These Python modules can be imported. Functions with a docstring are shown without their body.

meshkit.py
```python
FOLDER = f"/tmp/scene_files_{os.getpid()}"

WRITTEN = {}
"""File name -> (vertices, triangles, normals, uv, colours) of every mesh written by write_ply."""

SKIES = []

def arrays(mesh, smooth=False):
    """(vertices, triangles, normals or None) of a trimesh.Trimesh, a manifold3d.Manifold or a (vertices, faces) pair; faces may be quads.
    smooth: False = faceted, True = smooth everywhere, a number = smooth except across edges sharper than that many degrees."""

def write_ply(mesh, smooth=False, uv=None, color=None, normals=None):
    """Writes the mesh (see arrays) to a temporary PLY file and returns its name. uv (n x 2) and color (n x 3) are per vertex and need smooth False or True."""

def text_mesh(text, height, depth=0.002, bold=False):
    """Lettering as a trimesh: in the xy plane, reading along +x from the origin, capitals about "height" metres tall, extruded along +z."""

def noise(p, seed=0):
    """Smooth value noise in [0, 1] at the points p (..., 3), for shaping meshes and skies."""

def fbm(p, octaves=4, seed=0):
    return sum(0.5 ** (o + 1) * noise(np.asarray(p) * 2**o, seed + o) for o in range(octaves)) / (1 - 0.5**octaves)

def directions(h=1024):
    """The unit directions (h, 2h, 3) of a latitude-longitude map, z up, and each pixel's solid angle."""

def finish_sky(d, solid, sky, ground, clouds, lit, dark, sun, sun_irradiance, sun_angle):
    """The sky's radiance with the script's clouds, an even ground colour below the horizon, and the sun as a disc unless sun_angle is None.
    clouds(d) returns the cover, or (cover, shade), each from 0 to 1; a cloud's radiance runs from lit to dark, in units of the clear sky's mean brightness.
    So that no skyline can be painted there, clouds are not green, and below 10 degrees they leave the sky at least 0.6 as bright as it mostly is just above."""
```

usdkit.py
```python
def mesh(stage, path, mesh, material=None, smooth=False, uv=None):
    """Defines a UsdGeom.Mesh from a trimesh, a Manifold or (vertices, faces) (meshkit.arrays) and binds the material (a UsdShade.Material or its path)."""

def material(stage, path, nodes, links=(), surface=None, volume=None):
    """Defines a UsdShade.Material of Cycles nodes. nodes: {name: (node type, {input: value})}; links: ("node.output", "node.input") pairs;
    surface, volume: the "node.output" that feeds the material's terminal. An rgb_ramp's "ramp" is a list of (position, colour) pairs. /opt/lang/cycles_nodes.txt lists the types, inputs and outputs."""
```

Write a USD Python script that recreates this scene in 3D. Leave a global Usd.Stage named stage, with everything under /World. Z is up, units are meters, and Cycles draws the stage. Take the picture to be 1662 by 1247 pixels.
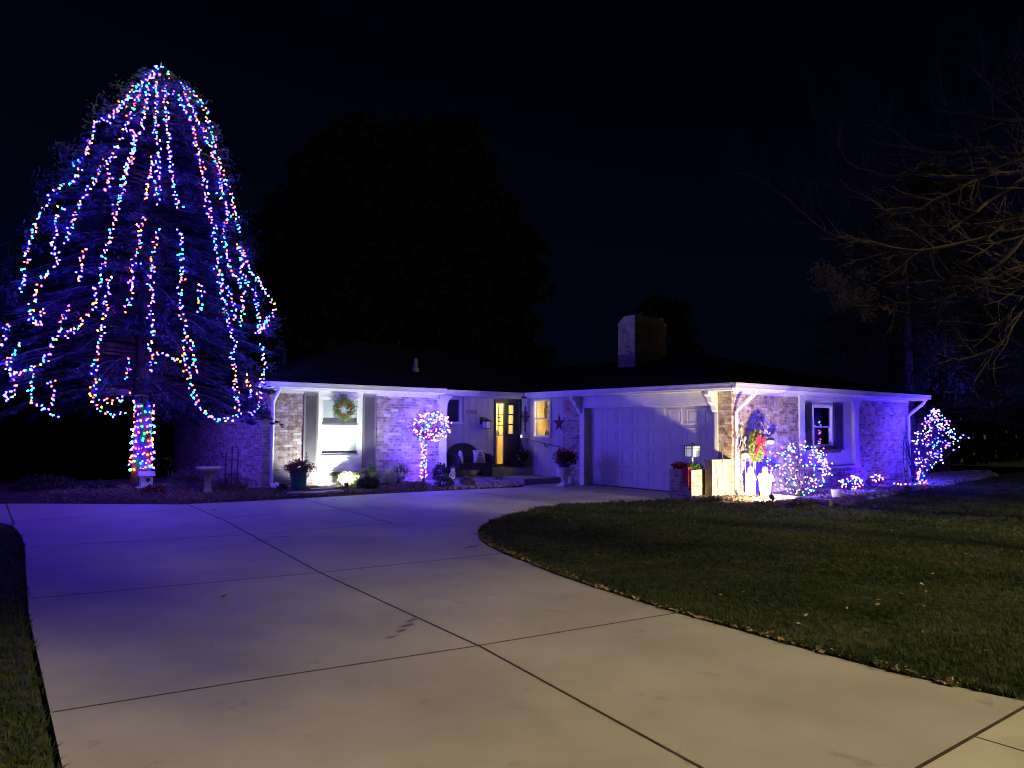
import math, random
import numpy as np, trimesh, usdkit, meshkit
from shapely.geometry import Polygon, LineString, Point, MultiPolygon
from shapely.ops import unary_union
from pxr import Usd, UsdGeom, UsdLux, UsdShade, Gf, Sdf, Vt

stage = Usd.Stage.CreateInMemory()
UsdGeom.SetStageUpAxis(stage, UsdGeom.Tokens.z)
UsdGeom.SetStageMetersPerUnit(stage, 1.0)
stage.SetDefaultPrim(UsdGeom.Xform.Define(stage, '/World').GetPrim())
UsdGeom.Scope.Define(stage, '/World/Looks')
rng = np.random.default_rng(17)
random.seed(17)

# ------------------------------------------------------------------ camera, sky, distant street light
PITCH, ROLL, HEADING, EYE = math.radians(3.218), math.radians(.408), math.radians(37.698), (0.0, 0.0, 1.68)
ch, sh = math.cos(HEADING), math.sin(HEADING)
fwd = np.array([sh * math.cos(PITCH), ch * math.cos(PITCH), math.sin(PITCH)])
up0 = np.array([-sh * math.sin(PITCH), -ch * math.sin(PITCH), math.cos(PITCH)])
rt0 = np.array([ch, -sh, 0.0])
right = math.cos(ROLL) * rt0 + math.sin(ROLL) * up0
upv = -math.sin(ROLL) * rt0 + math.cos(ROLL) * up0
cam = UsdGeom.Camera.Define(stage, '/World/camera')
cam.AddTransformOp().Set(Gf.Matrix4d(*right, 0, *upv, 0, *(-fwd), 0, *EYE, 1))
cam.CreateHorizontalApertureAttr(36.0)
cam.CreateVerticalApertureAttr(27.0)
cam.CreateFocalLengthAttr(36.0 * 1240.4 / 1662)
cam.CreateClippingRangeAttr(Gf.Vec2f(0.05, 2000))
EXPOSURE = 3.0          # a long night exposure; every light below is weaker by the same three stops
EX = 2.0 ** -EXPOSURE
cam.CreateExposureAttr(EXPOSURE)

# direction towards the night's warm distant light: behind the camera, over the road, fairly low
KEY = np.array([0.22, -0.85, 0.50]); KEY /= np.linalg.norm(KEY)
SKY_STRENGTH, KEY_INTENSITY = 0.0009 * EX, 1.36 * EX
usdkit.material(stage, '/World/Looks/night_sky', {
    'sky': ('sky_texture', {'sky_type': 'single_scattering', 'sun_disc': False, 'sun_elevation': math.asin(KEY[2]), 'sun_rotation': math.atan2(KEY[0], KEY[1])}),
    'tint': ('mix', {'mix_type': 'multiply', 'fac': 1.0, 'color2': (0.10, 0.26, 1.0)}),
    'bg': ('background_shader', {'strength': SKY_STRENGTH})},
    [('sky.color', 'tint.color1'), ('tint.color', 'bg.color')], surface='bg.background')
dome = UsdLux.DomeLight.Define(stage, '/World/sky')
UsdShade.MaterialBindingAPI.Apply(dome.GetPrim()).Bind(UsdShade.Material.Get(stage, '/World/Looks/night_sky'))
dome.GetPrim().SetCustomDataByKey('kind', 'structure')
key = UsdLux.DistantLight.Define(stage, '/World/distant_street_light')  # warm distant light standing in for an unseen street lamp behind the viewpoint
key.CreateIntensityAttr(KEY_INTENSITY); key.CreateAngleAttr(3.0); key.CreateNormalizeAttr(True); key.CreateColorAttr(Gf.Vec3f(1.0, 0.81, 0.40))
kz = KEY; kx = np.cross([0, 0, 1.0], kz); kx /= np.linalg.norm(kx); ky = np.cross(kz, kx)
key.AddTransformOp().Set(Gf.Matrix4d(*kx, 0, *ky, 0, *kz, 0, 0, 0, 30, 1))

# strengths of the lit things
FLOOD_COLD, FLOOD_WARM = 112.0 * EX, 255.0 * EX
ROOM = 9.0

# ------------------------------------------------------------------ materials
def mat(name, c1, c2=None, scale=6.0, rough=.7, bump=0.0, bscale=None, spec=.3, metal=0.0, detail=5.0, stretch=None, lo=.35, hi=.65):
    c2 = c1 if c2 is None else c2
    n = {'g': ('geometry', {}), 'm': ('mapping', {'scale': stretch or (1, 1, 1)}),
         'n': ('noise_texture', {'scale': scale, 'detail': detail, 'roughness': .6}),
         'r': ('rgb_ramp', {'ramp': [(0, c1), (lo, c1), (hi, c2), (1, c2)]}),
         'p': ('principled_bsdf', {'roughness': rough, 'specular_ior_level': spec, 'metallic': metal})}
    l = [('g.position', 'm.vector'), ('m.vector', 'n.vector'), ('n.fac', 'r.fac'), ('r.color', 'p.base_color')]
    if bump:
        n['n2'] = ('noise_texture', {'scale': bscale or scale * 4, 'detail': 4.0})
        n['b'] = ('bump', {'strength': bump, 'distance': .02})
        l += [('m.vector', 'n2.vector'), ('n2.fac', 'b.height'), ('b.normal', 'p.normal')]
    return usdkit.material(stage, '/World/Looks/' + name, n, l, surface='p.BSDF')

def leafmat(name, c1, c2, scale=9.0, trans=.25):
    return usdkit.material(stage, '/World/Looks/' + name, {
        'g': ('geometry', {}), 'n': ('noise_texture', {'scale': scale, 'detail': 3.0}),
        'r': ('rgb_ramp', {'ramp': [(0, c1), (.38, c1), (.62, c2), (1, c2)]}),
        'd': ('principled_bsdf', {'roughness': .65, 'specular_ior_level': .25}), 't': ('translucent_bsdf', {}), 'x': ('mix_closure', {'fac': trans})},
        [('g.position', 'n.vector'), ('n.fac', 'r.fac'), ('r.color', 'd.base_color'), ('r.color', 't.color'), ('d.BSDF', 'x.closure1'), ('t.BSDF', 'x.closure2')], surface='x.closure')

def glow(name, color, strength):
    return usdkit.material(stage, '/World/Looks/' + name, {'e': ('emission', {'color': color, 'strength': strength * EX})}, [], surface='e.emission')

def pane(name, tint=(1, 1, 1), ior=1.5, tr=(.95, .97, .96)):
    return usdkit.material(stage, '/World/Looks/' + name, {
        'f0': ('layer_weight', {'blend': .5}), 'f1': ('math', {'math_type': 'power', 'value2': 4.0}), 'f': ('map_range', {'from_min': 0.0, 'from_max': 1.0, 'to_min': .03 + (ior - 1.5) * .25, 'to_max': .95}), 't': ('transparent_bsdf', {'color': tr}), 'g': ('glossy_bsdf', {'color': tint, 'roughness': .01}), 'x': ('mix_closure', {})},
        [('f0.facing', 'f1.value1'), ('f1.value', 'f.value'), ('f.result', 'x.fac'), ('t.BSDF', 'x.closure1'), ('g.BSDF', 'x.closure2')], surface='x.closure')

brick_mat = usdkit.material(stage, '/World/Looks/brick', {
    'a': ('attribute', {'attribute': 'tone'}), 'g': ('geometry', {}),
    'r': ('rgb_ramp', {'ramp': [(0, (.06, .04, .04)), (.1, (.13, .07, .055)), (.3, (.24, .13, .09)), (.55, (.33, .21, .14)), (.75, (.40, .30, .22)), (.9, (.5, .45, .39)), (1, (.6, .57, .53))]}),
    'n': ('noise_texture', {'scale': 7.0, 'detail': 6.0, 'roughness': .7}),
    'w': ('map_range', {'from_min': .44, 'from_max': .68, 'to_min': 0.05, 'to_max': .8, 'clamp': True}),
    'x': ('mix', {'color2': (.58, .565, .54)}),
    'n2': ('noise_texture', {'scale': 60.0, 'detail': 4.0}), 'b': ('bump', {'strength': .5, 'distance': .01}),
    'p': ('principled_bsdf', {'roughness': .85, 'specular_ior_level': .15})},
    [('a.fac', 'r.fac'), ('g.position', 'n.vector'), ('n.fac', 'w.value'), ('w.result', 'x.fac'), ('r.color', 'x.color1'), ('x.color', 'p.base_color'), ('g.position', 'n2.vector'), ('n2.fac', 'b.height'), ('b.normal', 'p.normal')], surface='p.BSDF')

m_mortar = mat('mortar', (.36, .34, .31), (.5, .48, .44), 9, .9, .3)
m_white = mat('white_paint', (.74, .74, .72), (.8, .8, .78), 3, .5, .04)
m_trim = mat('trim_paint', (.6, .6, .58), (.7, .7, .68), 4, .55, .06)
m_siding = mat('siding_paint', (.42, .41, .40), (.5, .49, .47), 5, .6, .1, stretch=(1, 1, .15))
m_door = mat('garage_door_paint', (.56, .55, .53), (.62, .61, .59), 2, .5, .03)
m_shutter = mat('taupe_shutter', (.16, .15, .14), (.2, .185, .175), 4, .55, .05)
m_shutter2 = mat('dark_shutter', (.05, .05, .06), (.07, .07, .08), 4, .55, .05)
m_roof = usdkit.material(stage, '/World/Looks/roof_shingle', {
    'g': ('geometry', {}), 'v': ('mapping', {'scale': (3.0, 3.0, 18.0)}), 'w': ('white_noise_texture', {}), 'fl': ('vector_math', {'math_type': 'floor'}),
    'r': ('rgb_ramp', {'ramp': [(0, (.009, .009, .010)), (1, (.022, .021, .023))]}), 'n': ('noise_texture', {'scale': 80.0, 'detail': 4.0}), 'b': ('bump', {'strength': .6, 'distance': .02}),
    'p': ('principled_bsdf', {'roughness': .95, 'specular_ior_level': .05})},
    [('g.position', 'v.vector'), ('v.vector', 'fl.vector1'), ('fl.vector', 'w.vector'), ('w.value', 'r.fac'), ('r.color', 'p.base_color'), ('g.position', 'n.vector'), ('n.fac', 'b.height'), ('b.normal', 'p.normal')], surface='p.BSDF')
m_concrete = usdkit.material(stage, '/World/Looks/concrete', {
    'g': ('geometry', {}), 'n': ('noise_texture', {'scale': .9, 'detail': 8.0, 'roughness': .62}), 'r': ('rgb_ramp', {'ramp': [(0, (.20, .187, .165)), (.38, (.28, .265, .235)), (.6, (.335, .318, .285)), (1, (.375, .358, .322))]}),
    's': ('noise_texture', {'scale': 3.1, 'detail': 6.0, 'roughness': .75, 'distortion': .6}), 'sr': ('map_range', {'from_min': .60, 'from_max': .74, 'to_min': 0.0, 'to_max': .6, 'clamp': True}),
    'x': ('mix', {'color2': (.11, .10, .09)}), 'n2': ('noise_texture', {'scale': 180.0, 'detail': 3.0}),
    'gr': ('map_range', {'from_min': .3, 'from_max': .7, 'to_min': .74, 'to_max': 1.2}), 'gx': ('mix', {'mix_type': 'multiply', 'fac': 1.0}), 'cc': ('combine_color', {}),
    'b': ('bump', {'strength': .35, 'distance': .006}), 'p': ('principled_bsdf', {'roughness': .75, 'specular_ior_level': .3})},
    [('g.position', 'n.vector'), ('g.position', 's.vector'), ('g.position', 'n2.vector'), ('n.fac', 'r.fac'), ('s.fac', 'sr.value'), ('sr.result', 'x.fac'), ('r.color', 'x.color1'),
     ('n2.fac', 'gr.value'), ('gr.result', 'cc.r'), ('gr.result', 'cc.g'), ('gr.result', 'cc.b'), ('x.color', 'gx.color1'), ('cc.color', 'gx.color2'), ('gx.color', 'p.base_color'), ('n2.fac', 'b.height'), ('b.normal', 'p.normal')], surface='p.BSDF')
m_walk = mat('pale_concrete', (.34, .325, .26), (.42, .40, .33), 2, .8, .2, 120)
m_soil = mat('soil', (.025, .02, .016), (.05, .04, .03), 8, .95, .5)
m_turf = mat('turf', (.022, .028, .010), (.045, .045, .018), 1.3, .95, .6, 40)
m_grass = leafmat('grass_blades', (.028, .048, .011), (.066, .078, .026), .8, .3)
m_leaflitter = mat('dry_leaves', (.20, .12, .05), (.36, .26, .13), 15, .8)
m_mulch = mat('mulch', (.035, .02, .015), (.10, .06, .045), 14, .95, .8)
m_chip = mat('wood_chips', (.06, .035, .025), (.22, .15, .11), 12, .9)
m_stone = mat('river_stones', (.10, .08, .075), (.34, .29, .27), 16, .8, .2)
m_flag = mat('flagstone', (.22, .19, .17), (.36, .32, .28), 5, .85, .5)
m_bark = mat('bark', (.07, .05, .04), (.16, .12, .10), 14, .95, .9, 30, stretch=(1, 1, .3))
m_twig = mat('bare_bark', (.065, .05, .034), (.11, .085, .056), 10, .9, .4)
m_needle = leafmat('conifer_needles', (.006, .013, .019), (.024, .04, .064), 5)
m_needle2 = leafmat('pine_needles', (.03, .045, .03), (.07, .08, .055), 3)
m_bough = leafmat('yellow_green_needles', (.32, .34, .08), (.48, .48, .15), 6)
m_shade_toned_leaf = usdkit.material(stage, '/World/Looks/shade_toned_foliage', {'d': ('diffuse_bsdf', {'color': (.0006, .0008, .0006)})}, [], surface='d.BSDF')  # near-black base: the missing light on far trees is put into the colour
m_shrub = leafmat('dark_shrub_leaves', (.018, .028, .016), (.05, .06, .04), 12)
m_dry = leafmat('dry_stems', (.10, .07, .05), (.18, .14, .10), 12)
m_lime = leafmat('lime_leaves', (.22, .30, .06), (.38, .42, .14), 20)
m_green = leafmat('green_leaves', (.05, .12, .04), (.11, .2, .07), 20)
m_wreath = leafmat('wreath_needles', (.13, .20, .05), (.24, .32, .10), 20)
m_pale = leafmat('pale_grass_leaves', (.28, .30, .2), (.42, .43, .3), 20)
m_red = mat('red_velvet', (.5, .02, .02), (.62, .04, .03), 20, .6)
m_redleaf = leafmat('red_leaves', (.12, .01, .015), (.28, .03, .03), 15)
m_teal = mat('teal_glaze', (.01, .10, .11), (.02, .16, .17), 7, .2, .05, spec=.5)
m_iron = mat('black_iron', (.015, .015, .017), (.03, .03, .03), 20, .45, .1, spec=.5)
m_wicker = usdkit.material(stage, '/World/Looks/wicker', {
    'g': ('geometry', {}), 'w': ('wave_texture', {'wave_type': 'bands', 'bands_direction': 'z', 'scale': 22.0, 'distortion': 1.5}), 'w2': ('wave_texture', {'wave_type': 'bands', 'bands_direction': 'x', 'scale': 16.0, 'distortion': 1.0}),
    'mm': ('math', {'math_type': 'multiply'}), 'r': ('rgb_ramp', {'ramp': [(0, (.012, .01, .011)), (1, (.055, .045, .045))]}), 'b': ('bump', {'strength': .9, 'distance': .012}), 'p': ('principled_bsdf', {'roughness': .5})},
    [('g.position', 'w.vector'), ('g.position', 'w2.vector'), ('w.fac', 'mm.value1'), ('w2.fac', 'mm.value2'), ('mm.value', 'r.fac'), ('mm.value', 'b.height'), ('r.color', 'p.base_color'), ('b.normal', 'p.normal')], surface='p.BSDF')
m_cloth = mat('pale_cloth', (.62, .6, .56), (.7, .68, .64), 30, .9, .2)
m_printred = mat('printed_red', (.42, .06, .05), (.5, .1, .07), 40, .9)
m_statue = mat('white_statue', (.72, .71, .68), (.8, .79, .76), 12, .6, .1)
m_urn = mat('urn_stone', (.55, .53, .5), (.64, .62, .58), 14, .8, .3)
m_bath = mat('birdbath_stone', (.42, .38, .3), (.52, .47, .38), 14, .85, .3)
m_timber = mat('edging_timber', (.30, .25, .17), (.42, .36, .25), 6, .9, .4, stretch=(1, .2, 1))
m_olive = mat('olive_door', (.07, .07, .055), (.09, .09, .07), 3, .5, .05)
m_cream = mat('cream_wall', (.62, .5, .26), (.66, .54, .3), 2, .8)
m_dimroom = mat('dim_room_wall', (.10, .10, .10), (.13, .13, .13), 2, .9)
m_shade = mat('window_shade', (.72, .74, .72), (.78, .8, .78), 3, .8)
m_wood = mat('planter_box_wood', (.12, .08, .05), (.2, .13, .08), 12, .8)
m_stripewood = mat('gold_frame', (.35, .25, .1), (.4, .3, .14), 9, .5)
m_glass = pane('window_glass')
m_darkglass = pane('dark_window_glass', ior=1.7, tr=(.55, .62, .6))
m_frost = usdkit.material(stage, '/World/Looks/frosted_glass', {'p': ('principled_bsdf', {'base_color': (.75, .74, .70), 'roughness': .6, 'emission_color': (1.0, .93, .8), 'emission_strength': .35 * EX})}, [], surface='p.BSDF')
m_globe = mat('white_globe_glass', (.78, .76, .72), (.8, .78, .75), 5, .35)
m_wire = mat('green_wire', (.01, .03, .015), (.015, .04, .02), 10, .5)
m_bulbs = [glow('blue_bulb', (.007, .005, 1.0), 232), glow('violet_bulb', (.20, .008, 1.0), 105), glow('red_bulb', (1.0, .03, .012), 36), glow('amber_bulb', (1.0, .22, .012), 28), glow('green_bulb', (.012, 1.0, .42), 22)]
m_minis = [glow('blue_mini', (.005, .004, 1.0), 450), glow('violet_mini', (.15, .006, 1.0), 170), glow('rose_mini', (1.0, .08, .10), 34), glow('amber_mini', (1.0, .26, .03), 24), glow('green_mini', (.03, 1.0, .62), 24)]
BULB_P = [.44, .08, .19, .11, .18]
m_lens_cold = glow('cold_flood_lens', (.85, .93, 1.0), 40)
m_lens_warm = glow('warm_flood_lens', (1.0, .88, .62), 40)
m_lamp = glow('room_lamp', (1.0, .80, .46), 175)
m_bell = glow('doorbell_light', (.8, .85, 1.0), 6)

# ------------------------------------------------------------------ prim helpers
taken = {}
def path_of(parent, name):
    base = (parent.GetPath().pathString if parent is not None else '/World')
    k = base + '/' + name
    n = taken.get(k, 0); taken[k] = n + 1
    return k if n == 0 else '%s_%03d' % (k, n)

def put(prim, label=None, cat=None, group=None, kind=None):
    for k, v in (('label', label), ('category', cat), ('group', group), ('kind', kind)):
        if v: prim.SetCustomDataByKey(k, v)
    return prim

def thing(name, label, cat, base=(0, 0, 0), group=None):
    p = path_of(None, name)
    x = UsdGeom.Xform.Define(stage, p); x.AddTranslateOp().Set(Gf.Vec3d(*map(float, base)))
    put(x.GetPrim(), label, cat, group)
    x.GetPrim().SetCustomDataByKey('at', Gf.Vec3d(*map(float, base)))
    return x.GetPrim()

def root_at(prim):
    while prim.GetPath().pathElementCount > 2: prim = prim.GetParent()
    a = prim.GetCustomDataByKey('at')
    return np.array(a) if a is not None else np.zeros(3)

def geo(m):
    v, f = (m.vertices, m.faces) if hasattr(m, 'vertices') else m
    return np.asarray(v, float), np.asarray(f, int)

def part(parent, name, m, material, smooth=False, kind=None, label=None, tone=None):
    v, f = geo(m)
    p = path_of(parent, name)
    o = usdkit.mesh(stage, p, trimesh.Trimesh(v - root_at(parent), f, process=False), material, smooth=smooth)
    if tone is not None:
        UsdGeom.PrimvarsAPI(o).CreatePrimvar('tone', Sdf.ValueTypeNames.FloatArray, 'vertex').Set(Vt.FloatArray.FromNumpy(np.asarray(tone, np.float32)))
    return put(o.GetPrim(), label, None, None, kind)

def single(name, m, material, label, cat, smooth=False, group=None, kind=None):
    v, f = geo(m)
    o = usdkit.mesh(stage, path_of(None, name), trimesh.Trimesh(v, f, process=False), material, smooth=smooth)
    return put(o.GetPrim(), label, cat, group, kind)

def struct(name, m, material, smooth=False, kind='structure', label=None):
    return single(name, m, material, label, None, smooth, None, kind)

def cat_(ms):
    vs, fs, o = [], [], 0
    for m in ms:
        v, f = geo(m)
        vs.append(v); fs.append(f + o); o += len(v)
    return trimesh.Trimesh(np.vstack(vs), np.vstack(fs), process=False)

BOXF = trimesh.creation.box().faces
BOXV = trimesh.creation.box().vertices * 2
def box(x0, x1, y0, y1, z0, z1):
    return trimesh.Trimesh((BOXV + 1) / 2 * [x1 - x0, y1 - y0, z1 - z0] + [x0, y0, z0], BOXF, process=False)

def tube(pts, r, n=6, cap=True):
    pts = np.asarray(pts, float); k = len(pts)
    r = np.full(k, r, float) if np.ndim(r) == 0 else np.asarray(r, float)
    t = np.gradient(pts, axis=0); t /= np.maximum(np.linalg.norm(t, axis=1, keepdims=True), 1e-9)
    a = np.array([0, 0, 1.0]) if abs(t[0][2]) < .9 else np.array([1.0, 0, 0])
    u = np.cross(t[0], a); u /= np.linalg.norm(u); V = []
    for i in range(k):
        u = u - t[i] * (u @ t[i]); u /= max(np.linalg.norm(u), 1e-9); w = np.cross(t[i], u)
        th = np.arange(n) * 2 * np.pi / n
        V.append(pts[i] + r[i] * (np.cos(th)[:, None] * u + np.sin(th)[:, None] * w))
    V = np.vstack(V); F = []
    for i in range(k - 1):
        for j in range(n):
            a0, b0 = i * n + j, i * n + (j + 1) % n
            F += [[a0, b0, b0 + n], [a0, b0 + n, a0 + n]]
    if cap:
        c0, c1 = len(V), len(V) + 1
        V = np.vstack([V, pts[0], pts[-1]])
        for j in range(n):
            F += [[c0, (j + 1) % n, j], [c1, (k - 1) * n + j, (k - 1) * n + (j + 1) % n]]
    return trimesh.Trimesh(V, F, process=False)

def lathe(prof, at=(0, 0, 0), n=20, sx=1.0, sy=1.0):
    prof = np.asarray(prof, float); th = np.arange(n) * 2 * np.pi / n
    V = np.vstack([np.stack([r * np.cos(th) * sx, r * np.sin(th) * sy, np.full(n, z)], 1) for r, z in prof]); F = []
    for i in range(len(prof) - 1):
        for j in range(n):
            a0, b0 = i * n + j, i * n + (j + 1) % n
            F += [[a0, b0, b0 + n], [a0, b0 + n, a0 + n]]
    return trimesh.Trimesh(V + np.asarray(at, float), F, process=False)

def loft(secs, n=20):
    """secs: (cx, cy, z, rx, ry) ellipses from the bottom up, closed at both ends"""
    th = np.arange(n) * 2 * np.pi / n; V = []; F = []
    for cx, cy, z, rx, ry in secs:
        V.append(np.stack([cx + rx * np.cos(th), cy + ry * np.sin(th), np.full(n, z)], 1))
    k = len(secs); V = np.vstack(V + [np.array([[*secs[0][:3]], [*secs[-1][:3]]])])
    for i in range(k - 1):
        for j in range(n):
            a0, b0 = i * n + j, i * n + (j + 1) % n
            F += [[a0, b0, b0 + n], [a0, b0 + n, a0 + n]]
    for j in range(n):
        F += [[k * n, (j + 1) % n, j], [k * n + 1, (k - 1) * n + j, (k - 1) * n + (j + 1) % n]]
    return trimesh.Trimesh(V, F, process=False)

def ball(c, r, sub=2, s=(1, 1, 1)):
    m = trimesh.creation.icosphere(subdivisions=sub, radius=1.0)
    return trimesh.Trimesh(m.vertices * np.asarray(s) * r + np.asarray(c, float), m.faces, process=False)

def slab_poly(pts, t):
    """a thin roof plane: polygon of 3-D points with thickness t downwards"""
    P = np.asarray(pts, float); n = len(P); V = np.vstack([P, P - [0, 0, t]])
    F = [[0, i, i + 1] for i in range(1, n - 1)] + [[n, n + i + 1, n + i] for i in range(1, n - 1)]
    for i in range(n):
        j = (i + 1) % n; F += [[i, n + i, n + j], [i, n + j, j]]
    return trimesh.Trimesh(V, F, process=False)

def extrude(poly, z0, z1):
    ms = []
    for g in getattr(poly, 'geoms', [poly]):
        if g.area > 1e-5:
            m = trimesh.creation.extrude_polygon(g, z1 - z0, engine='earcut'); m.apply_translation([0, 0, z0]); ms.append(m)
    return cat_(ms)

def sheet(poly, z):
    ms = []
    for g in getattr(poly, 'geoms', [poly]):
        v, f = trimesh.creation.triangulate_polygon(g, engine='earcut')
        ms.append(trimesh.Trimesh(np.column_stack([v, np.full(len(v), z)]), f, process=False))
    m = cat_(ms)
    if m.face_normals[:, 2].mean() < 0: m.faces = m.faces[:, ::-1]
    return m

def unit(v):
    return v / np.maximum(np.linalg.norm(v, axis=-1, keepdims=True), 1e-9)

def leaves(c, size, dirs=None, aspect=.45, spread=1.0):
    """one small diamond (two triangles) per centre, pointing along dirs"""
    c = np.asarray(c, float); n = len(c)
    d = unit(rng.normal(size=(n, 3))) if dirs is None else unit(np.asarray(dirs) + spread * .5 * rng.normal(size=(n, 3)))
    s = unit(np.cross(d, rng.normal(size=(n, 3))))
    size = np.broadcast_to(size, n)[:, None] * rng.uniform(.6, 1.3, (n, 1))
    nn = np.cross(d, s)
    V = np.stack([c - d * size * .5, c + s * size * aspect * .5 + nn * size * .08, c + d * size * .5, c - s * size * aspect * .5 + nn * size * .08], 1).reshape(-1, 3)
    i = np.arange(n)[:, None] * 4
    F = np.concatenate([i + [0, 1, 2], i + [0, 2, 3]])
    return trimesh.Trimesh(V, F, process=False)

def blob_points(c, r, n, shell=.55):
    d = unit(rng.normal(size=(n, 3))); k = rng.uniform(shell, 1, (n, 1)) ** .7
    return np.asarray(c) + d * k * np.asarray(r), d

def wall(axis, at, thick, a0, a1, z0, z1, holes=()):
    """a wall slab in the plane axis=at going `thick` behind it, cut by rectangular holes (a0, a1, z0, z1)"""
    A = sorted({a0, a1, *[q for h in holes for q in h[:2]]}); Z = sorted({z0, z1, *[q for h in holes for q in h[2:]]})
    A = [q for q in A if a0 <= q <= a1]; Z = [q for q in Z if z0 <= q <= z1]
    ms = []
    for p, q in zip(A, A[1:]):
        run = None
        for s, t in zip(Z, Z[1:]):
            inside = any(h[0] <= p and q <= h[1] and h[2] <= s and t <= h[3] for h in holes)
            if inside:
                if run: ms.append((p, q, *run)); run = None
            else: run = (run[0] if run else s, t)
        if run: ms.append((p, q, *run))
    return cat_([box(p, q, at, at + thick, s, t) if axis == 'y' else box(at, at + thick, p, q, s, t) for p, q, s, t in ms])

def brick_list(axis, at, sgn, a0, a1, z0, z1, holes=(), L=.213, Hh=.062, J=.012, pal=(0, 1)):
    """bricks in running bond standing 8 mm proud of the plane axis=at on the side sgn"""
    out = []; row = 0; z = z0
    while z < z1 - .02:
        h = min(Hh, z1 - z); a = a0 - (L / 2 if row % 2 else 0) - J
        while a < a1:
            p, q = max(a, a0), min(a + L, a1); a += L + J
            if q - p < .03: continue
            segs = [(p, q)]
            for hh in holes:
                if hh[2] < z + h * .6 and hh[3] > z + h * .4:
                    segs = [w for s in segs for w in ((s[0], min(s[1], hh[0])), (max(s[0], hh[1]), s[1])) if w[1] - w[0] > .03]
            for p2, q2 in segs:
                pr = .008 + rng.uniform(-.003, .005); d0, d1 = (at - pr, at + .01) if sgn < 0 else (at - .01, at + pr)
                jz = rng.uniform(-.0015, .0015)
                m = box(p2, q2, d0, d1, z + jz, z + h + jz) if axis == 'y' else box(d0, d1, p2, q2, z + jz, z + h + jz)
                out.append((m, float(np.clip(rng.beta(1.7, 1.5), pal[0], pal[1]))))
        z += h + J; row += 1
    return out

def lay(parent, bricks, n_single, eye=np.array(EYE)):
    """the n_single nearest bricks as bricks of their own, the rest joined"""
    d = [np.linalg.norm(b[0].vertices.mean(0) - eye) for b in bricks]
    order = np.argsort(d)
    for i in order[:n_single]:
        part(parent, 'brick', bricks[i][0], brick_mat, tone=np.full(8, bricks[i][1]))
    rest = [bricks[i] for i in order[n_single:]]
    if rest: part(parent, 'brick_field', cat_([b[0] for b in rest]), brick_mat, tone=np.repeat([b[1] for b in rest], 8), kind='stuff')

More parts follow.
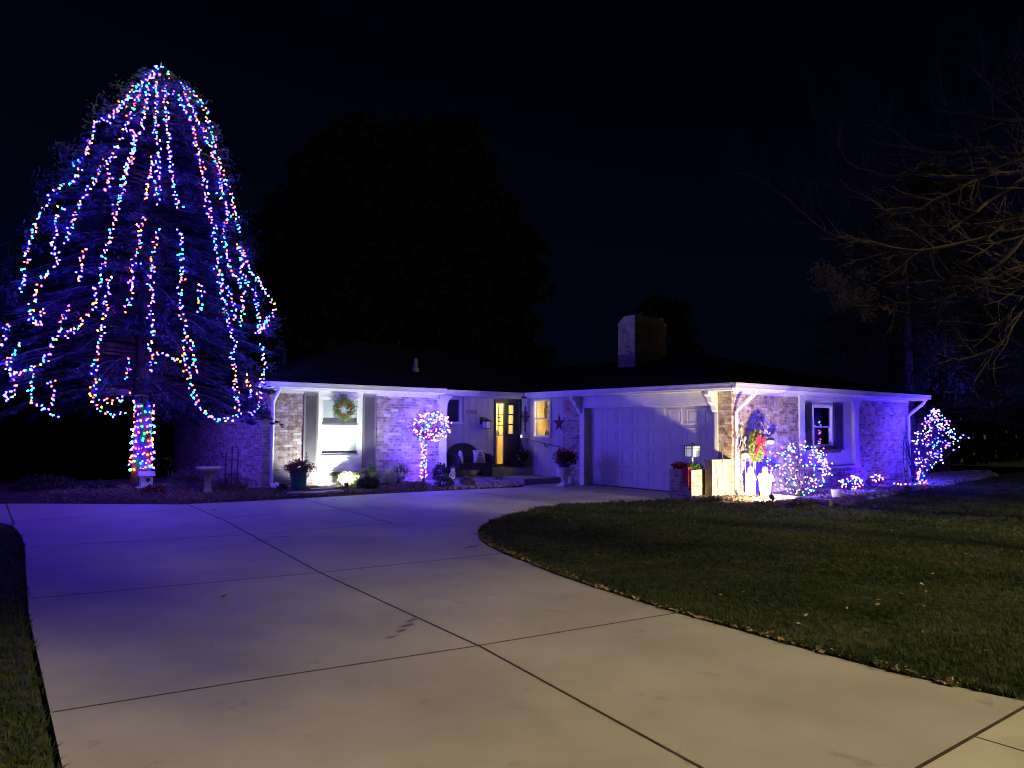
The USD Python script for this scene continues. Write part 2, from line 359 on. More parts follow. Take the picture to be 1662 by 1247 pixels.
# ------------------------------------------------------------------ ground, driveway, beds, lawn
struct('ground', sheet(Polygon([(-120, -60), (160, -60), (160, 160), (-120, 160)]), -.045), mat('bare_ground', (.006, .006, .005), (.010, .010, .008), 1.5, 1.0, spec=0.0))
drive = Polygon([(.50, 1.86), (.62, 4.4), (.71, 5.98), (.82, 7.94), (1.05, 10.68), (1.2, 12.4), (1.27, 13.6), (1.27, 15.1), (1.12, 15.7), (.6, 16.1), (-4, 16.5), (-9, 16.7), (-9, 21), (1.2, 19.35), (1.75, 19.1), (4.4, 17.1), (6.3, 16.98), (9.54, 17.1), (12.2, 16.95), (13.43, 16.85), (14.0, 17.5), (15.46, 17.5),
                 (15.46, 16.52), (15.72, 16.52), (15.72, 11.8), (15.0, 11.75), (14.14, 11.85), (13.3, 12.15), (12.54, 12.36), (11.6, 12.55), (10.84, 12.5), (10.1, 12.3), (9.38, 11.92), (8.7, 11.55), (8.11, 11.12), (7.5, 10.58), (7.06, 10.01), (6.68, 9.4), (6.44, 8.9), (6.18, 8.15), (6.01, 7.4), (5.82, 6.7), (5.69, 5.97), (5.52, 4.67), (5.42, 3.34), (5.4, 2.6), (5.5, 1.86)])
cuts = [LineString([(3.0, 1.0), (3.13, 2.49), (3.46, 4.84), (3.69, 8.33), (4.31, 13.82), (4.55, 17.3)]),
        LineString([(-1, 5.42), (.69, 5.24), (1.77, 5.12), (3.4, 4.89), (5.61, 4.66), (7, 4.5)]), LineString([(-1, 9.0), (.96, 8.72), (3.69, 8.35), (6.3, 8.2), (8, 8.1)]),
        LineString([(-1, 12.8), (1.23, 12.36), (4.1, 11.85), (6.55, 11.85), (7.49, 10.62), (7.6, 10.3)]), LineString([(7.02, 17.3), (6.78, 14.21), (6.55, 11.8)]),
        LineString([(4.3, 14.3), (6.78, 14.21), (11.32, 14.4), (16, 14.5)]), LineString([(11.2, 17.3), (11.3, 14.4), (11.1, 12.3)]), LineString([(1.27, 15.6), (4.45, 16.2)]), LineString([(-4, 15), (-4.2, 22)]), LineString([(1.3, 15.2), (1.5, 19.4)])]
dw = put(UsdGeom.Xform.Define(stage, path_of(None, 'driveway')).GetPrim(), None, None, None, 'structure')
pieces = drive.difference(unary_union([c.buffer(.013) for c in cuts]))
for g in getattr(pieces, 'geoms', [pieces]):
    if g.area > .02: part(dw, 'slab', extrude(g, -.04, rng.uniform(-.0003, .0003)), m_concrete)
struct('joint_soil', sheet(drive.buffer(-.01).union(Polygon([(.5, 1.80), (5.6, 1.80), (5.6, 1.95), (.5, 1.95)])), -.0012), m_soil)
m_stain = mat('damp_stain', (.085, .075, .065), (.13, .12, .10), 30, .6)
for sx, sy, r1, r2, an in ((3.32, 5.72, .10, .035, .1), (3.45, 5.85, .09, .03, .5), (3.20, 5.60, .06, .03, .2), (3.05, 5.48, .07, .02, .1), (4.35, 11.3, .22, .05, -.1), (4.0, 11.1, .16, .04, -.2), (6.2, 8.9, .2, .06, .4)):
    tt = np.linspace(0, 2 * np.pi, 15)[:-1]; rr_ = rng.uniform(.6, 1.2, 14)
    part(dw, 'stain', sheet(Polygon([(sx + rr_[i] * (r1 * math.cos(a) * math.cos(an) - r2 * math.sin(a) * math.sin(an)), sy + rr_[i] * (r1 * math.cos(a) * math.sin(an) + r2 * math.sin(a) * math.cos(an))) for i, a in enumerate(tt)]).buffer(0), .0045), m_stain)
sw = put(UsdGeom.Xform.Define(stage, path_of(None, 'pavement')).GetPrim(), None, None, None, 'structure')
for k in range(-4, 9):
    part(sw, 'slab', box(k * 1.52 + .1, (k + 1) * 1.52 + .085, .3, 1.835, -.04, rng.uniform(-.0004, .0004)), m_walk)
struct('road', sheet(Polygon([(-60, -9), (70, -9), (70, -2.2), (-60, -2.2)]), -.02), mat('asphalt', (.045, .045, .045), (.06, .06, .06), 20, .9, .5))

def bedz(x, y):
    return .02 + .13 * np.clip((y - 17.0) / 1.85, 0, 1.0)

def heightbed(name, poly, zf, material, step=.12, bump=.05):
    """a lumpy bed surface over the polygon: a grid, clipped by the polygon's outline"""
    x0, y0, x1, y1 = poly.bounds
    xs, ys = np.arange(x0, x1 + step, step), np.arange(y0, y1 + step, step)
    X, Y = np.meshgrid(xs, ys, indexing='ij')
    ed = np.array([[poly.exterior.distance(Point(a, b)) if poly.contains(Point(a, b)) else -1 for b in ys] for a in xs])
    Z = zf(X, Y) + bump * (meshkit.fbm(np.stack([X * 2.2, Y * 2.2, X * 0], -1), 3, 5) - .5)
    Z = np.where(ed < 0, -.06, np.minimum(Z, -.02 + ed * .55))
    n = len(ys); idx = np.arange(len(xs) * n).reshape(len(xs), n)
    a, b, c, d = idx[:-1, :-1], idx[1:, :-1], idx[1:, 1:], idx[:-1, 1:]
    keep = (ed[:-1, :-1] >= 0) | (ed[1:, :-1] >= 0) | (ed[1:, 1:] >= 0) | (ed[:-1, 1:] >= 0)
    F = np.concatenate([np.stack([a, b, c], -1)[keep], np.stack([a, c, d], -1)[keep]])
    struct(name, trimesh.Trimesh(np.stack([X, Y, Z], -1).reshape(-1, 3), F, process=True), material, smooth=True)

left_bed = Polygon([(-3, 20.5), (1.3, 19.45), (1.85, 19.15), (4.42, 17.14), (6.3, 17.02), (9.54, 17.14), (12.2, 16.99), (13.4, 16.89), (13.98, 17.5), (13.98, 19.45), (12.1, 19.45), (12.1, 18.83), (6.72, 18.83), (6.72, 24), (2.0, 24), (-3, 22.5)])
heightbed('garden_bed', left_bed, bedz, m_mulch)
right_bed = Polygon([(14.25, 11.95), (14.05, 11.6), (14.4, 10.7), (14.62, 9.9), (15.0, 9.2), (15.6, 8.75), (16.2, 8.8), (17.3, 9.2), (19, 9.45), (21, 9.8), (24, 10.2), (28, 10.8), (32, 11.6), (34, 12.6), (30, 13.2), (24.6, 11.6), (24.4, 11.33), (15.47, 11.33), (15.45, 11.6), (15.3, 11.9)])
rbz = lambda x, y: .07 + 0 * x
heightbed('garden_bed', right_bed, rbz, m_mulch)

def inside(poly, n, seed):
    r = np.random.default_rng(seed); x0, y0, x1, y1 = poly.bounds; out = []
    import shapely
    while sum(map(len, out)) < n:
        p = r.uniform([x0, y0], [x1, y1], (n * 2, 2)); out.append(p[shapely.contains_xy(poly, p[:, 0], p[:, 1])])
    return np.vstack(out)[:n]

def scatter_flakes(p, z, size, thick=.25, asp=.45):
    n = len(p); ang = rng.uniform(0, 2 * np.pi, n); s = size * rng.uniform(.5, 1.4, n)
    V = np.array([[-.5, -.5, 0], [.5, -.5, 0], [.5, .5, 0], [-.5, .5, 0], [-.4, -.4, 1], [.4, -.4, 1], [.4, .4, 1], [-.4, .4, 1]])
    F = np.array([[4, 5, 6], [4, 6, 7], [0, 1, 5], [0, 5, 4], [1, 2, 6], [1, 6, 5], [2, 3, 7], [2, 7, 6], [3, 0, 4], [3, 4, 7]])
    W = V[None] * np.stack([s, s * asp * rng.uniform(.6, 1.6, n), s * thick], 1)[:, None]
    tilt = rng.normal(0, .35, (n, 2)); W[..., 2] += W[..., 0] * tilt[:, :1] + W[..., 1] * tilt[:, 1:]
    c, q = np.cos(ang)[:, None], np.sin(ang)[:, None]
    X = W[..., 0] * c - W[..., 1] * q + p[:, :1]; Y = W[..., 0] * q + W[..., 1] * c + p[:, 1:]
    Z = W[..., 2] + np.asarray(z)[:, None]
    return trimesh.Trimesh(np.stack([X, Y, Z], -1).reshape(-1, 3), (F[None] + np.arange(n)[:, None, None] * 8).reshape(-1, 3), process=False)

def bed_top(poly, p, zf):
    e = np.array([poly.exterior.distance(Point(*q)) for q in p])
    return np.minimum(zf(p[:, 0], p[:, 1]) + .02, -.02 + e * .55)
chipz = Polygon([(1.9, 19.2), (4.45, 17.2), (6.3, 17.05), (9.54, 17.17), (11.0, 17.1), (11.2, 18.8), (6.7, 18.8), (6.0, 20.5), (3, 21)])
p = inside(chipz, 7000, 3)
single('wood_chips', scatter_flakes(p, bed_top(left_bed, p, bedz), .05), m_chip, 'shredded brown wood chips covering the bed before the brick wing', 'wood chips', kind='stuff')
p = inside(right_bed.intersection(Polygon([(13, 8), (18, 8), (18, 12), (13, 12)])), 2500, 4)
single('wood_chips', scatter_flakes(p, bed_top(right_bed, p, rbz), .05), m_chip, 'brown wood chips in the bed around the white statues', 'wood chips', kind='stuff')

def stones(p, z, r0, r1, seed):
    r = np.random.default_rng(seed); base = trimesh.creation.icosphere(subdivisions=1); ms = []
    for q, zz in zip(p, z):
        s = r.uniform(r0, r1) * np.array([1, r.uniform(.6, 1), r.uniform(.45, .8)]); a = r.uniform(0, 6.3)
        v = base.vertices * (1 + .16 * r.normal(size=(len(base.vertices), 1))) * s
        v = v @ np.array([[math.cos(a), math.sin(a), 0], [-math.sin(a), math.cos(a), 0], [0, 0, 1]])
        ms.append((v + [q[0], q[1], zz], base.faces))
    return cat_(ms)
pebble = Polygon([(10.9, 17.15), (12.2, 17.05), (13.35, 16.95), (13.9, 17.55), (13.9, 18.6), (12.1, 18.7), (11.2, 18.6)])
p = inside(pebble, 1500, 6)
single('pebbles', stones(p, bed_top(left_bed, p, bedz), .022, .055, 6), m_stone, 'mixed grey and tan pebbles in the bed before the wicker loveseat', 'pebbles', smooth=True, kind='stuff')
p = inside(right_bed.intersection(Polygon([(18, 9), (34, 9), (34, 14), (18, 14)])), 2200, 7)
single('pebbles', stones(p, bed_top(right_bed, p, rbz), .03, .09, 7), m_stone, 'pale stones in the bed along the right side of the house', 'pebbles', smooth=True, kind='stuff')
fs = put(UsdGeom.Xform.Define(stage, path_of(None, 'stepping_stone_path')).GetPrim(), None, None, None, 'structure')
for cx, cy, rx, ry, a in ((7.55, 17.42, .34, .2, .2), (8.05, 17.5, .3, .2, -.3), (7.95, 17.95, .36, .22, .1), (8.35, 18.15, .25, .16, .5), (7.1, 17.5, .26, .18, .4)):
    th = np.linspace(0, 2 * np.pi, 9)[:-1]; rr = rng.uniform(.8, 1.15, 8)
    pts = [(cx + rr[i] * (rx * math.cos(t) * math.cos(a) - ry * math.sin(t) * math.sin(a)), cy + rr[i] * (rx * math.cos(t) * math.sin(a) + ry * math.sin(t) * math.cos(a))) for i, t in enumerate(th)]
    part(fs, 'flagstone', extrude(Polygon(pts).buffer(0), -.02, float(bedz(cx, cy)) + .05), m_flag)

# lawn
lawn_r = Polygon([(5.52, 1.9), (5.43, 2.6), (5.45, 3.34), (5.55, 4.67), (5.72, 5.97), (5.85, 6.7), (6.04, 7.4), (6.21, 8.15), (6.47, 8.9), (6.71, 9.4), (7.09, 9.99), (7.53, 10.55), (8.14, 11.08), (8.72, 11.51), (9.4, 11.88), (10.12, 12.26), (10.85, 12.46), (11.6, 12.5), (12.53, 12.31), (13.28, 12.1), (14.0, 11.85), (14.02, 11.5), (14.36, 10.6), (14.58, 9.85), (14.96, 9.15), (15.58, 8.72), (16.2, 8.75), (17.3, 9.15), (19, 9.4), (21, 9.75), (24, 10.15), (28, 10.75), (34, 12), (50, 14), (60, 12), (60, 1.9)])
lawn_l = Polygon([(.46, 1.9), (.59, 4.4), (.68, 5.98), (.79, 7.94), (1.02, 10.68), (1.17, 12.4), (1.24, 13.6), (1.24, 15.08), (1.1, 15.66), (.6, 16.05), (-4, 16.45), (-30, 16.9), (-30, 1.9)])
struct('lawn', sheet(lawn_r, -.012), m_turf); struct('lawn', sheet(lawn_l, -.012), m_turf)
def tuft(n, h, w, seed):
    r = np.random.default_rng(seed); V, F = [], []
    for i in range(n):
        a = r.uniform(0, 6.3); b = r.uniform(0, .035, 1)[0]; c = np.array([math.cos(a) * b, math.sin(a) * b, 0]); d = np.array([math.cos(a + r.normal()), math.sin(a + r.normal()), 0])
        s = np.array([-d[1], d[0], 0]) * w; L = h * r.uniform(.6, 1.3); le = r.uniform(.2, .9)
        V += [c - s, c + s, c + d * L * le * .4 + s * .7 + [0, 0, L * .6], c + d * L * le * .4 - s * .7 + [0, 0, L * .6], c + d * L * le + [0, 0, L * (1 - .3 * le)]]
        k = 5 * i; F += [[k, k + 1, k + 2], [k, k + 2, k + 3], [k + 3, k + 2, k + 4]]
    return trimesh.Trimesh(V, F, process=False)
def grass(poly, label, spec, seed):
    P, S = [], []
    for k, (area, n, sc) in enumerate(spec):
        q = inside(poly.intersection(area), n, seed + k); P.append(q); S.append(np.full(n, sc))
    P, S = np.vstack(P), np.concatenate(S); r = np.random.default_rng(seed)
    pi = UsdGeom.PointInstancer.Define(stage, path_of(None, 'grass'))
    put(pi.GetPrim(), label, 'grass', None, 'stuff')
    UsdGeom.Scope.Define(stage, pi.GetPath().AppendChild('blades'))
    for k in range(4):
        o = usdkit.mesh(stage, pi.GetPath().AppendPath('blades/tuft_%03d' % k).pathString, tuft(11, .05, .0028, 40 + k), m_grass)
        pi.CreatePrototypesRel().AddTarget(o.GetPath())
    n = len(P); a = r.uniform(0, 2 * np.pi, n); s = S * (.7 + .7 * meshkit.fbm(np.column_stack([P * 1.1, P[:, :1] * 0]), 3, 9)) * r.uniform(.7, 1.25, n)
    pi.CreatePositionsAttr(Vt.Vec3fArray.FromNumpy(np.column_stack([P, np.full(n, -.014)]).astype(np.float32)))
    pi.CreateProtoIndicesAttr(Vt.IntArray.FromNumpy(r.integers(0, 4, n).astype(np.int32)))
    pi.CreateOrientationsAttr(Vt.QuathArray([Gf.Quath(float(math.cos(t / 2)), 0, 0, float(math.sin(t / 2))) for t in a]))
    pi.CreateScalesAttr(Vt.Vec3fArray.FromNumpy(np.column_stack([s * 1.15, s * 1.15, s]).astype(np.float32)))
near = Point(0, 0).buffer(9.5); mid = Point(0, 0).buffer(15).difference(near); far = Point(0, 0).buffer(32).difference(Point(0, 0).buffer(15))
view = Polygon([(0, 0), (60, -2), (60, 40), (0, 40)])
grass(lawn_r.intersection(view), 'dark short winter grass of the large lawn right of the driveway', [(near, 22000, 1.0), (mid, 34000, 1.15), (far, 26000, 1.5)], 50)
grass(lawn_l.intersection(Polygon([(-1.6, 2.5), (2, 2.5), (2, 18), (-4, 18)])), 'dark grass strip along the left edge of the driveway', [(near, 9000, 1.0), (mid, 8000, 1.15)], 60)
dq = []
for c in cuts:
    cc_ = c.intersection(drive)
    for t_ in np.random.default_rng(77).uniform(0, cc_.length, int(cc_.length * 60)):
        dq.append(np.array(cc_.interpolate(t_).coords[0]) + rng.normal(0, .014 * (1 + 1.5 * math.sin(t_ * 1.7) ** 2), 2))
dq = np.array(dq)
single('joint_debris', scatter_flakes(dq, np.full(len(dq), -.001), .006, .3, .7), m_soil, 'dark crumbs of soil and moss along the joints of the driveway', 'soil', kind='stuff')
# fallen leaves
edge = LineString([(5.43, 2.2), (5.45, 3.34), (5.55, 4.67), (5.72, 5.97), (6.04, 7.4), (6.47, 8.9), (7.09, 9.99)])
q = np.array([np.array(edge.interpolate(t).coords[0]) + [abs(random.gauss(0, .07)) - .02, random.gauss(0, .06)] for t in np.random.default_rng(8).uniform(0, edge.length, 500) ** 1.0])
single('fallen_leaves', scatter_flakes(q, np.full(len(q), .012), .045, .12, .5), m_leaflitter, 'dry tan leaves gathered along the right edge of the driveway', 'leaves', kind='stuff')
q = inside(lawn_r.intersection(Point(0, 0).buffer(15)).intersection(view), 80, 12)
single('fallen_leaves', scatter_flakes(q, np.full(len(q), .032), .032, .12, .6), m_leaflitter, 'pale dry leaves lying scattered over the large lawn', 'leaves', kind='stuff')
for k, (x, y, r) in enumerate(((2.42, 7.72, .055), (7.45, 16.2, .05), (4.6, 15.4, .05))):
    single('fallen_leaf', leaves([(x, y, .018)], r * 2, [(1, .2, .1)], .5, .1), m_bark, ['dark curled leaf lying in the middle of the driveway', 'dark leaf on the driveway nearest the flagstones', 'small dark leaf on the driveway below the birdbath'][k], 'leaf')

# ------------------------------------------------------------------ the house
house = thing('house', 'single-storey brick ranch house with white eaves, hip roof and attached garage', 'house', (15.464, 18.85, 0))
HW = 2.6
fr_holes = [(8.19, 9.45, .46, 2.58)]
w1 = part(house, 'brick_wall', wall('y', 18.85, .2, 6.742, 12.0, -.05, HW, fr_holes), m_mortar, label='brick front wall of the left wing')
rowlock = [(8.19, 9.45, .36, .46)]
b1 = brick_list('y', 18.85, -1, 6.745, 11.9, .02, 2.56, fr_holes + rowlock, pal=(.22, 1))
lay(w1, b1, 130)
for k in range(17):
    x = 8.2 + k * .0735
    part(house, 'rowlock_brick', box(x, x + .062, 18.85 - .02, 18.87, .362 + rng.uniform(-.002, .002), .455), brick_mat, tone=np.full(8, rng.uniform(.25, .6)))
w2 = part(house, 'brick_wall', wall('x', 6.742, .2, 19.05, 27.4, -.05, HW), m_mortar, label='brick side wall of the left wing')
lay(w2, brick_list('x', 6.742, -1, 18.86, 26.6, .02, 2.56, pal=(.05, .9)), 0)
w3 = part(house, 'brick_wall', wall('x', 15.464, .2, 16.52, 17.44, -.05, HW), m_mortar, label='narrow brick panel left of the garage door')
lay(w3, brick_list('x', 15.464, -1, 16.70, 17.44, .0, 2.56, pal=(.02, .8)), 20)
w4 = part(house, 'brick_wall', wall('x', 15.464, .2, 11.547, 11.80, -.05, HW), m_mortar, label='brick pier right of the garage door')
lay(w4, brick_list('x', 15.464, -1, 11.345, 11.73, .0, 2.56, pal=(.15, .8)), 50)
rt_holes = [(18.33, 21.36, .66, 2.62)]
w5 = part(house, 'brick_wall', wall('y', 11.347, .2, 15.464, 24.45, -.05, HW, rt_holes), m_mortar, label='brick garage wall facing the lawn')
lay(w5, brick_list('y', 11.347, -1, 15.464, 24.45, .0, 2.56, rt_holes, pal=(.08, 1)), 100)
part(house, 'end_wall', box(24.25, 24.45, 11.55, 27.4, -.05, HW), m_mortar)
part(house, 'rear_wall', box(6.95, 24.25, 27.2, 27.4, -.05, HW), m_mortar)

# roof
roof = part(house, 'roof', cat_([
    slab_poly([(6.6, 18.4, 2.76), (11.85, 18.4, 2.76), (11.85, 23, 4.45), (11.2, 23, 4.45)], .05),
    slab_poly([(6.6, 27.6, 2.76), (6.6, 18.4, 2.76), (11.2, 23, 4.45)], .05),
    slab_poly([(11.85, 18.8, 2.76), (16.5, 18.8, 2.76), (16.5, 23, 4.45), (11.85, 23, 4.45)], .05),
    slab_poly([(16.5, 18.8, 2.76), (21.2, 18.8, 2.76), (16.5, 23, 4.45)], .05), slab_poly([(21.2, 18.8, 2.76), (21.2, 27.6, 2.76), (16.5, 23, 4.45)], .05),
    slab_poly([(21.2, 27.6, 2.76), (6.6, 27.6, 2.76), (11.2, 23, 4.45), (16.5, 23, 4.45)], .05),
    slab_poly([(15.01, 23, 2.76), (15.01, 10.9, 2.76), (19.93, 15.8, 4.08), (19.93, 23, 4.08)], .05),
    slab_poly([(15.01, 10.9, 2.76), (24.86, 10.9, 2.76), (19.93, 15.8, 4.08)], .05),
    slab_poly([(24.86, 10.9, 2.76), (24.86, 27.4, 2.76), (19.93, 27.4, 4.08), (19.93, 15.8, 4.08)], .05)]), m_roof)
def pipe(x, y, z0, h, r): return lathe([(r * 1.9, z0 - .12), (r * 1.7, z0 + .03), (r, z0 + .08), (r, z0 + h), (r * .8, z0 + h), (r * .8, z0 + h - .05)], (x, y, 0), 14)
part(roof, 'vent_pipe', pipe(11.77, 20.0, 3.40, .33, .06), m_shutter, 30)
part(roof, 'vent_pipe', cat_([pipe(9.0, 23.4, 3.5, .5, .09), lathe([(.0, 4.12), (.15, 4.05), (.15, 4.02), (.0, 4.02)], (9.0, 23.4, 0), 14)]), m_iron, 30)
# gutters, fascia, soffit
def gutter_x(x0, x1, y, z=2.75): return cat_([box(x0, x1, y - .05, y + .06, z - .12, z), box(x0, x1, y - .065, y - .045, z - .035, z + .004), box(x0, x1, y + .06, y + .09, z - .16, z - .01)])
def gutter_y(y0, y1, x, z=2.75): return cat_([box(x - .05, x + .06, y0, y1, z - .12, z), box(x - .065, x - .045, y0, y1, z - .035, z + .004), box(x + .06, x + .09, y0, y1, z - .16, z - .01)])
part(house, 'gutter', gutter_x(6.62, 11.83, 18.4), m_white, label='white gutter over the left wing')
part(house, 'gutter', gutter_x(11.85, 14.95, 18.8), m_trim, label='white gutter over the entry')
part(house, 'gutter', gutter_y(10.96, 18.73, 15.01), m_trim, label='white gutter over the garage door')
part(house, 'gutter', gutter_x(14.96, 24.9, 10.9), m_white, label='white gutter along the garage side wall')
part(house, 'gutter', gutter_y(18.47, 27.0, 6.6), m_trim, label='gutter on the left side wall')
for s in (box(6.7, 11.84, 18.492, 18.85, 2.585, 2.60), box(11.86, 15.46, 18.892, 19.52, 2.585, 2.60), box(15.102, 15.47, 11.0, 18.88, 2.585, 2.60), box(15.11, 24.85, 10.992, 11.35, 2.583, 2.598)):
    part(house, 'soffit', s, m_trim)
part(house, 'frieze_board', box(6.76, 11.88, 18.825, 18.848, 2.50, 2.584), m_trim)
part(house, 'frieze_board', box(15.5, 18.3, 11.322, 11.336, 2.52, 2.582), m_trim)
part(house, 'frieze_board', box(21.38, 24.45, 11.322, 11.336, 2.52, 2.582), m_trim)

# left wing: corner board, window, shutters
part(house, 'corner_board', box(11.9, 12.14, 18.80, 19.05, .1, 2.583), m_trim)
def haunch(w, h, t):
    th = np.linspace(0, np.pi / 2, 9); pts = [(0, 0), (w, 0)] + [(w * (1 - math.sin(q)), -h * (1 - math.cos(q))) for q in th][1:] + [(0, -h)]
    return trimesh.creation.extrude_polygon(Polygon(pts).buffer(0), t, engine='earcut')
def bracket_y(x, y, w=.28, h=.42, t=.1, z=2.58, flip=1):          # plate in the xz plane
    m = haunch(w, h, t); v = m.vertices.copy(); return trimesh.Trimesh(np.column_stack([x + flip * v[:, 0], y + v[:, 2], z + v[:, 1]]), m.faces if flip < 0 else m.faces[:, ::-1], process=False)
part(house, 'corner_bracket', bracket_y(12.14, 18.80), m_trim)
part(house, 'corner_bracket', bracket_y(11.9, 18.80, .2, .3, .04, 2.49, -1), m_trim)

def window_unit(parent, x0, x1, z0, z1, y, glass, frame_m, shade=None, recess=.05, rail=.5):
    """a double-hung window in a wall facing -y whose face is at y"""
    f = .06
    fr = part(parent, 'window', cat_([box(x0, x1, y - .03, y + .06, z1 - f, z1), box(x0, x1, y - .045, y + .06, z0, z0 + f), box(x0, x0 + f, y - .03, y + .06, z0 + f, z1 - f), box(x1 - f, x1, y - .03, y + .06, z0 + f, z1 - f)]), frame_m)
    zm = z0 + (z1 - z0) * rail; s = .035
    for a, b, yy in ((zm - .02, z1 - f, y + .0), (z0 + f, zm + .02, y + .022)):
        part(fr, 'sash', cat_([box(x0 + f, x1 - f, yy, yy + .02, b - s, b), box(x0 + f, x1 - f, yy, yy + .02, a, a + s), box(x0 + f, x0 + f + s, yy, yy + .02, a + s, b - s), box(x1 - f - s, x1 - f, yy, yy + .02, a + s, b - s)]), frame_m)
        part(fr, 'pane', box(x0 + f + s, x1 - f - s, yy + .008, yy + .012, a + s, b - s), glass)
    return fr
# header, apron, side casing
part(house, 'window_header', box(8.19, 9.45, 18.82, 18.9, 2.46, 2.583), m_white)
fw = window_unit(house, 8.23, 9.41, .84, 2.455, 18.87, m_glass, m_white, rail=.53)
part(fw, 'shade', box(8.3, 9.34, 18.95, 18.955, 1.0, 2.4), m_shade)
part(fw, 'muntin_rail', box(8.31, 9.33, 18.866, 18.89, 1.70, 1.755), m_shutter)
part(fw, 'muntin_rail', box(8.31, 9.33, 18.88, 18.90, .935, .965), m_shutter)
part(house, 'apron_panel', box(8.23, 9.41, 18.835, 18.9, .50, .835), m_white)
part(house, 'window_sill', box(8.19, 9.45, 18.79, 18.9, .465, .497), m_white)
for s in ((8.19, 8.228), (9.412, 9.45)): part(house, 'casing', box(*s, 18.825, 18.9, .498, 2.458), m_white)
def shutter(parent, x0, x1, z0, z1, y, m, n):
    f = .05
    sh_ = part(parent, 'shutter', cat_([box(x0, x0 + f, y - .035, y - .002, z0, z1), box(x1 - f, x1, y - .035, y - .002, z0, z1), box(x0 + f, x1 - f, y - .034, y - .003, z1 - .07, z1), box(x0 + f, x1 - f, y - .034, y - .003, z0, z0 + .07), box(x0 + f, x1 - f, y - .008, y - .003, z0 + .07, z1 - .07)]), m)
    for k in range(n):
        z = z0 + .075 + (z1 - z0 - .15) * k / n; dz = (z1 - z0 - .15) / n
        v = box(x0 + f, x1 - f, -.010, .006, 0, dz * .92); v.vertices[:, 1] += np.where(v.vertices[:, 2] > .001, .010, -.008); v.vertices += [0, y - .018, z]
        part(sh_, 'louvre', v, m)
shutter(house, 7.79, 8.175, .57, 2.53, 18.845, m_shutter, 36)
shutter(house, 9.465, 9.86, .55, 2.53, 18.845, m_shutter, 36)
# dim room behind the left window's shade
part(house, 'room_wall', cat_([box(7.9, 9.8, 19.4, 19.42, .3, 2.6)]), m_dimroom)

# entry wall, siding boards, small window
part(house, 'entry_wall', wall('y', 19.53, .12, 12.02, 15.42, -.05, HW, [(12.58, 13.03, 1.84, 2.5), (14.40, 15.40, .44, 2.52)]), m_siding)
x = 12.02
while x < 14.36:
    a, b = x + .004, min(x + .231, 14.365)
    for z0, z1 in ([(.2, 1.76)] if 12.4 < (a + b) / 2 < 13.12 else [(.2, 2.584)]):
        part(house, 'siding_board', box(a, b, 19.5, 19.529, z0, z1), m_siding)
        part(house, 'batten', box(a - .012, a + .012, 19.488, 19.4995, z0, z1), m_siding)
    x += .235
ew = part(house, 'window', cat_([box(12.5, 13.12, 19.47, 19.56, 2.5, 2.583), box(12.46, 13.16, 19.45, 19.56, 1.76, 1.83), box(13.03, 13.12, 19.47, 19.56, 1.83, 2.5), box(12.5, 12.58, 19.47, 19.56, 1.83, 2.5)]), m_trim)
part(ew, 'pane', box(12.582, 13.028, 19.52, 19.525, 1.832, 2.498), m_darkglass)
part(ew, 'backing', box(12.55, 13.06, 19.62, 19.64, 1.8, 2.54), m_iron)
nt = meshkit.text_mesh('1725', .105, .012)
v = nt.vertices; s = .40 / (v[:, 0].max() - v[:, 0].min())
part(house, 'house_number', trimesh.Trimesh(np.column_stack([13.28 + v[:, 0] * s, 19.485 - v[:, 2], 2.08 + v[:, 1]]), nt.faces, process=False), m_iron)
# double entry: glazed leaf on the left, dark leaf with three lites on the right
part(house, 'door_frame', cat_([box(14.37, 14.42, 19.47, 19.6, .44, 2.55), box(15.37, 15.42, 19.47, 19.6, .44, 2.55), box(14.42, 15.37, 19.47, 19.6, 2.47, 2.55), box(14.37, 15.42, 19.44, 19.62, .41, .44)]), m_olive)
gd = part(house, 'glazed_door', cat_([box(14.42, 14.455, 19.53, 19.57, .44, 2.47), box(14.755, 14.79, 19.53, 19.57, .44, 2.47), box(14.455, 14.755, 19.53, 19.57, 2.42, 2.47), box(14.455, 14.755, 19.53, 19.57, .44, .5)]), m_stripewood)
part(gd, 'pane', box(14.456, 14.754, 19.548, 19.552, .5, 2.42), m_glass)
for z in (1.40, 1.72, 2.06): part(gd, 'muntin', box(14.456, 14.754, 19.54, 19.547, z, z + .022), m_stripewood)
part(gd, 'muntin', box(14.55, 14.57, 19.54, 19.547, 1.42, 2.42), m_stripewood)
lit = [(14.97, 15.16, 1.46, 1.74), (14.97, 15.16, 1.78, 2.06), (14.97, 15.16, 2.10, 2.38)]
dd = part(house, 'dark_door', wall('y', 19.53, .04, 14.80, 15.365, .44, 2.468, lit), m_olive)
for a in lit: part(dd, 'lite', box(a[0] + .001, a[1] - .001, 19.545, 19.549, a[2] + .001, a[3] - .001), m_glass)
for a in ((14.86, 15.30, .6, 1.25),): part(dd, 'raised_panel', cat_([box(a[0], a[1], 19.518, 19.5295, a[2], a[3])]), m_olive)
part(dd, 'handle', cat_([box(14.835, 14.865, 19.50, 19.529, 1.36, 1.62), tube([(14.85, 19.5, 1.55), (14.85, 19.45, 1.53), (14.85, 19.45, 1.42), (14.85, 19.5, 1.40)], .012), tube([(14.80, 19.47, 1.56), (14.90, 19.47, 1.56)], .012)]), m_iron)
part(house, 'doorbell', cat_([box(15.432, 15.46, 19.47, 19.5, 1.33, 1.42)]), m_bell)
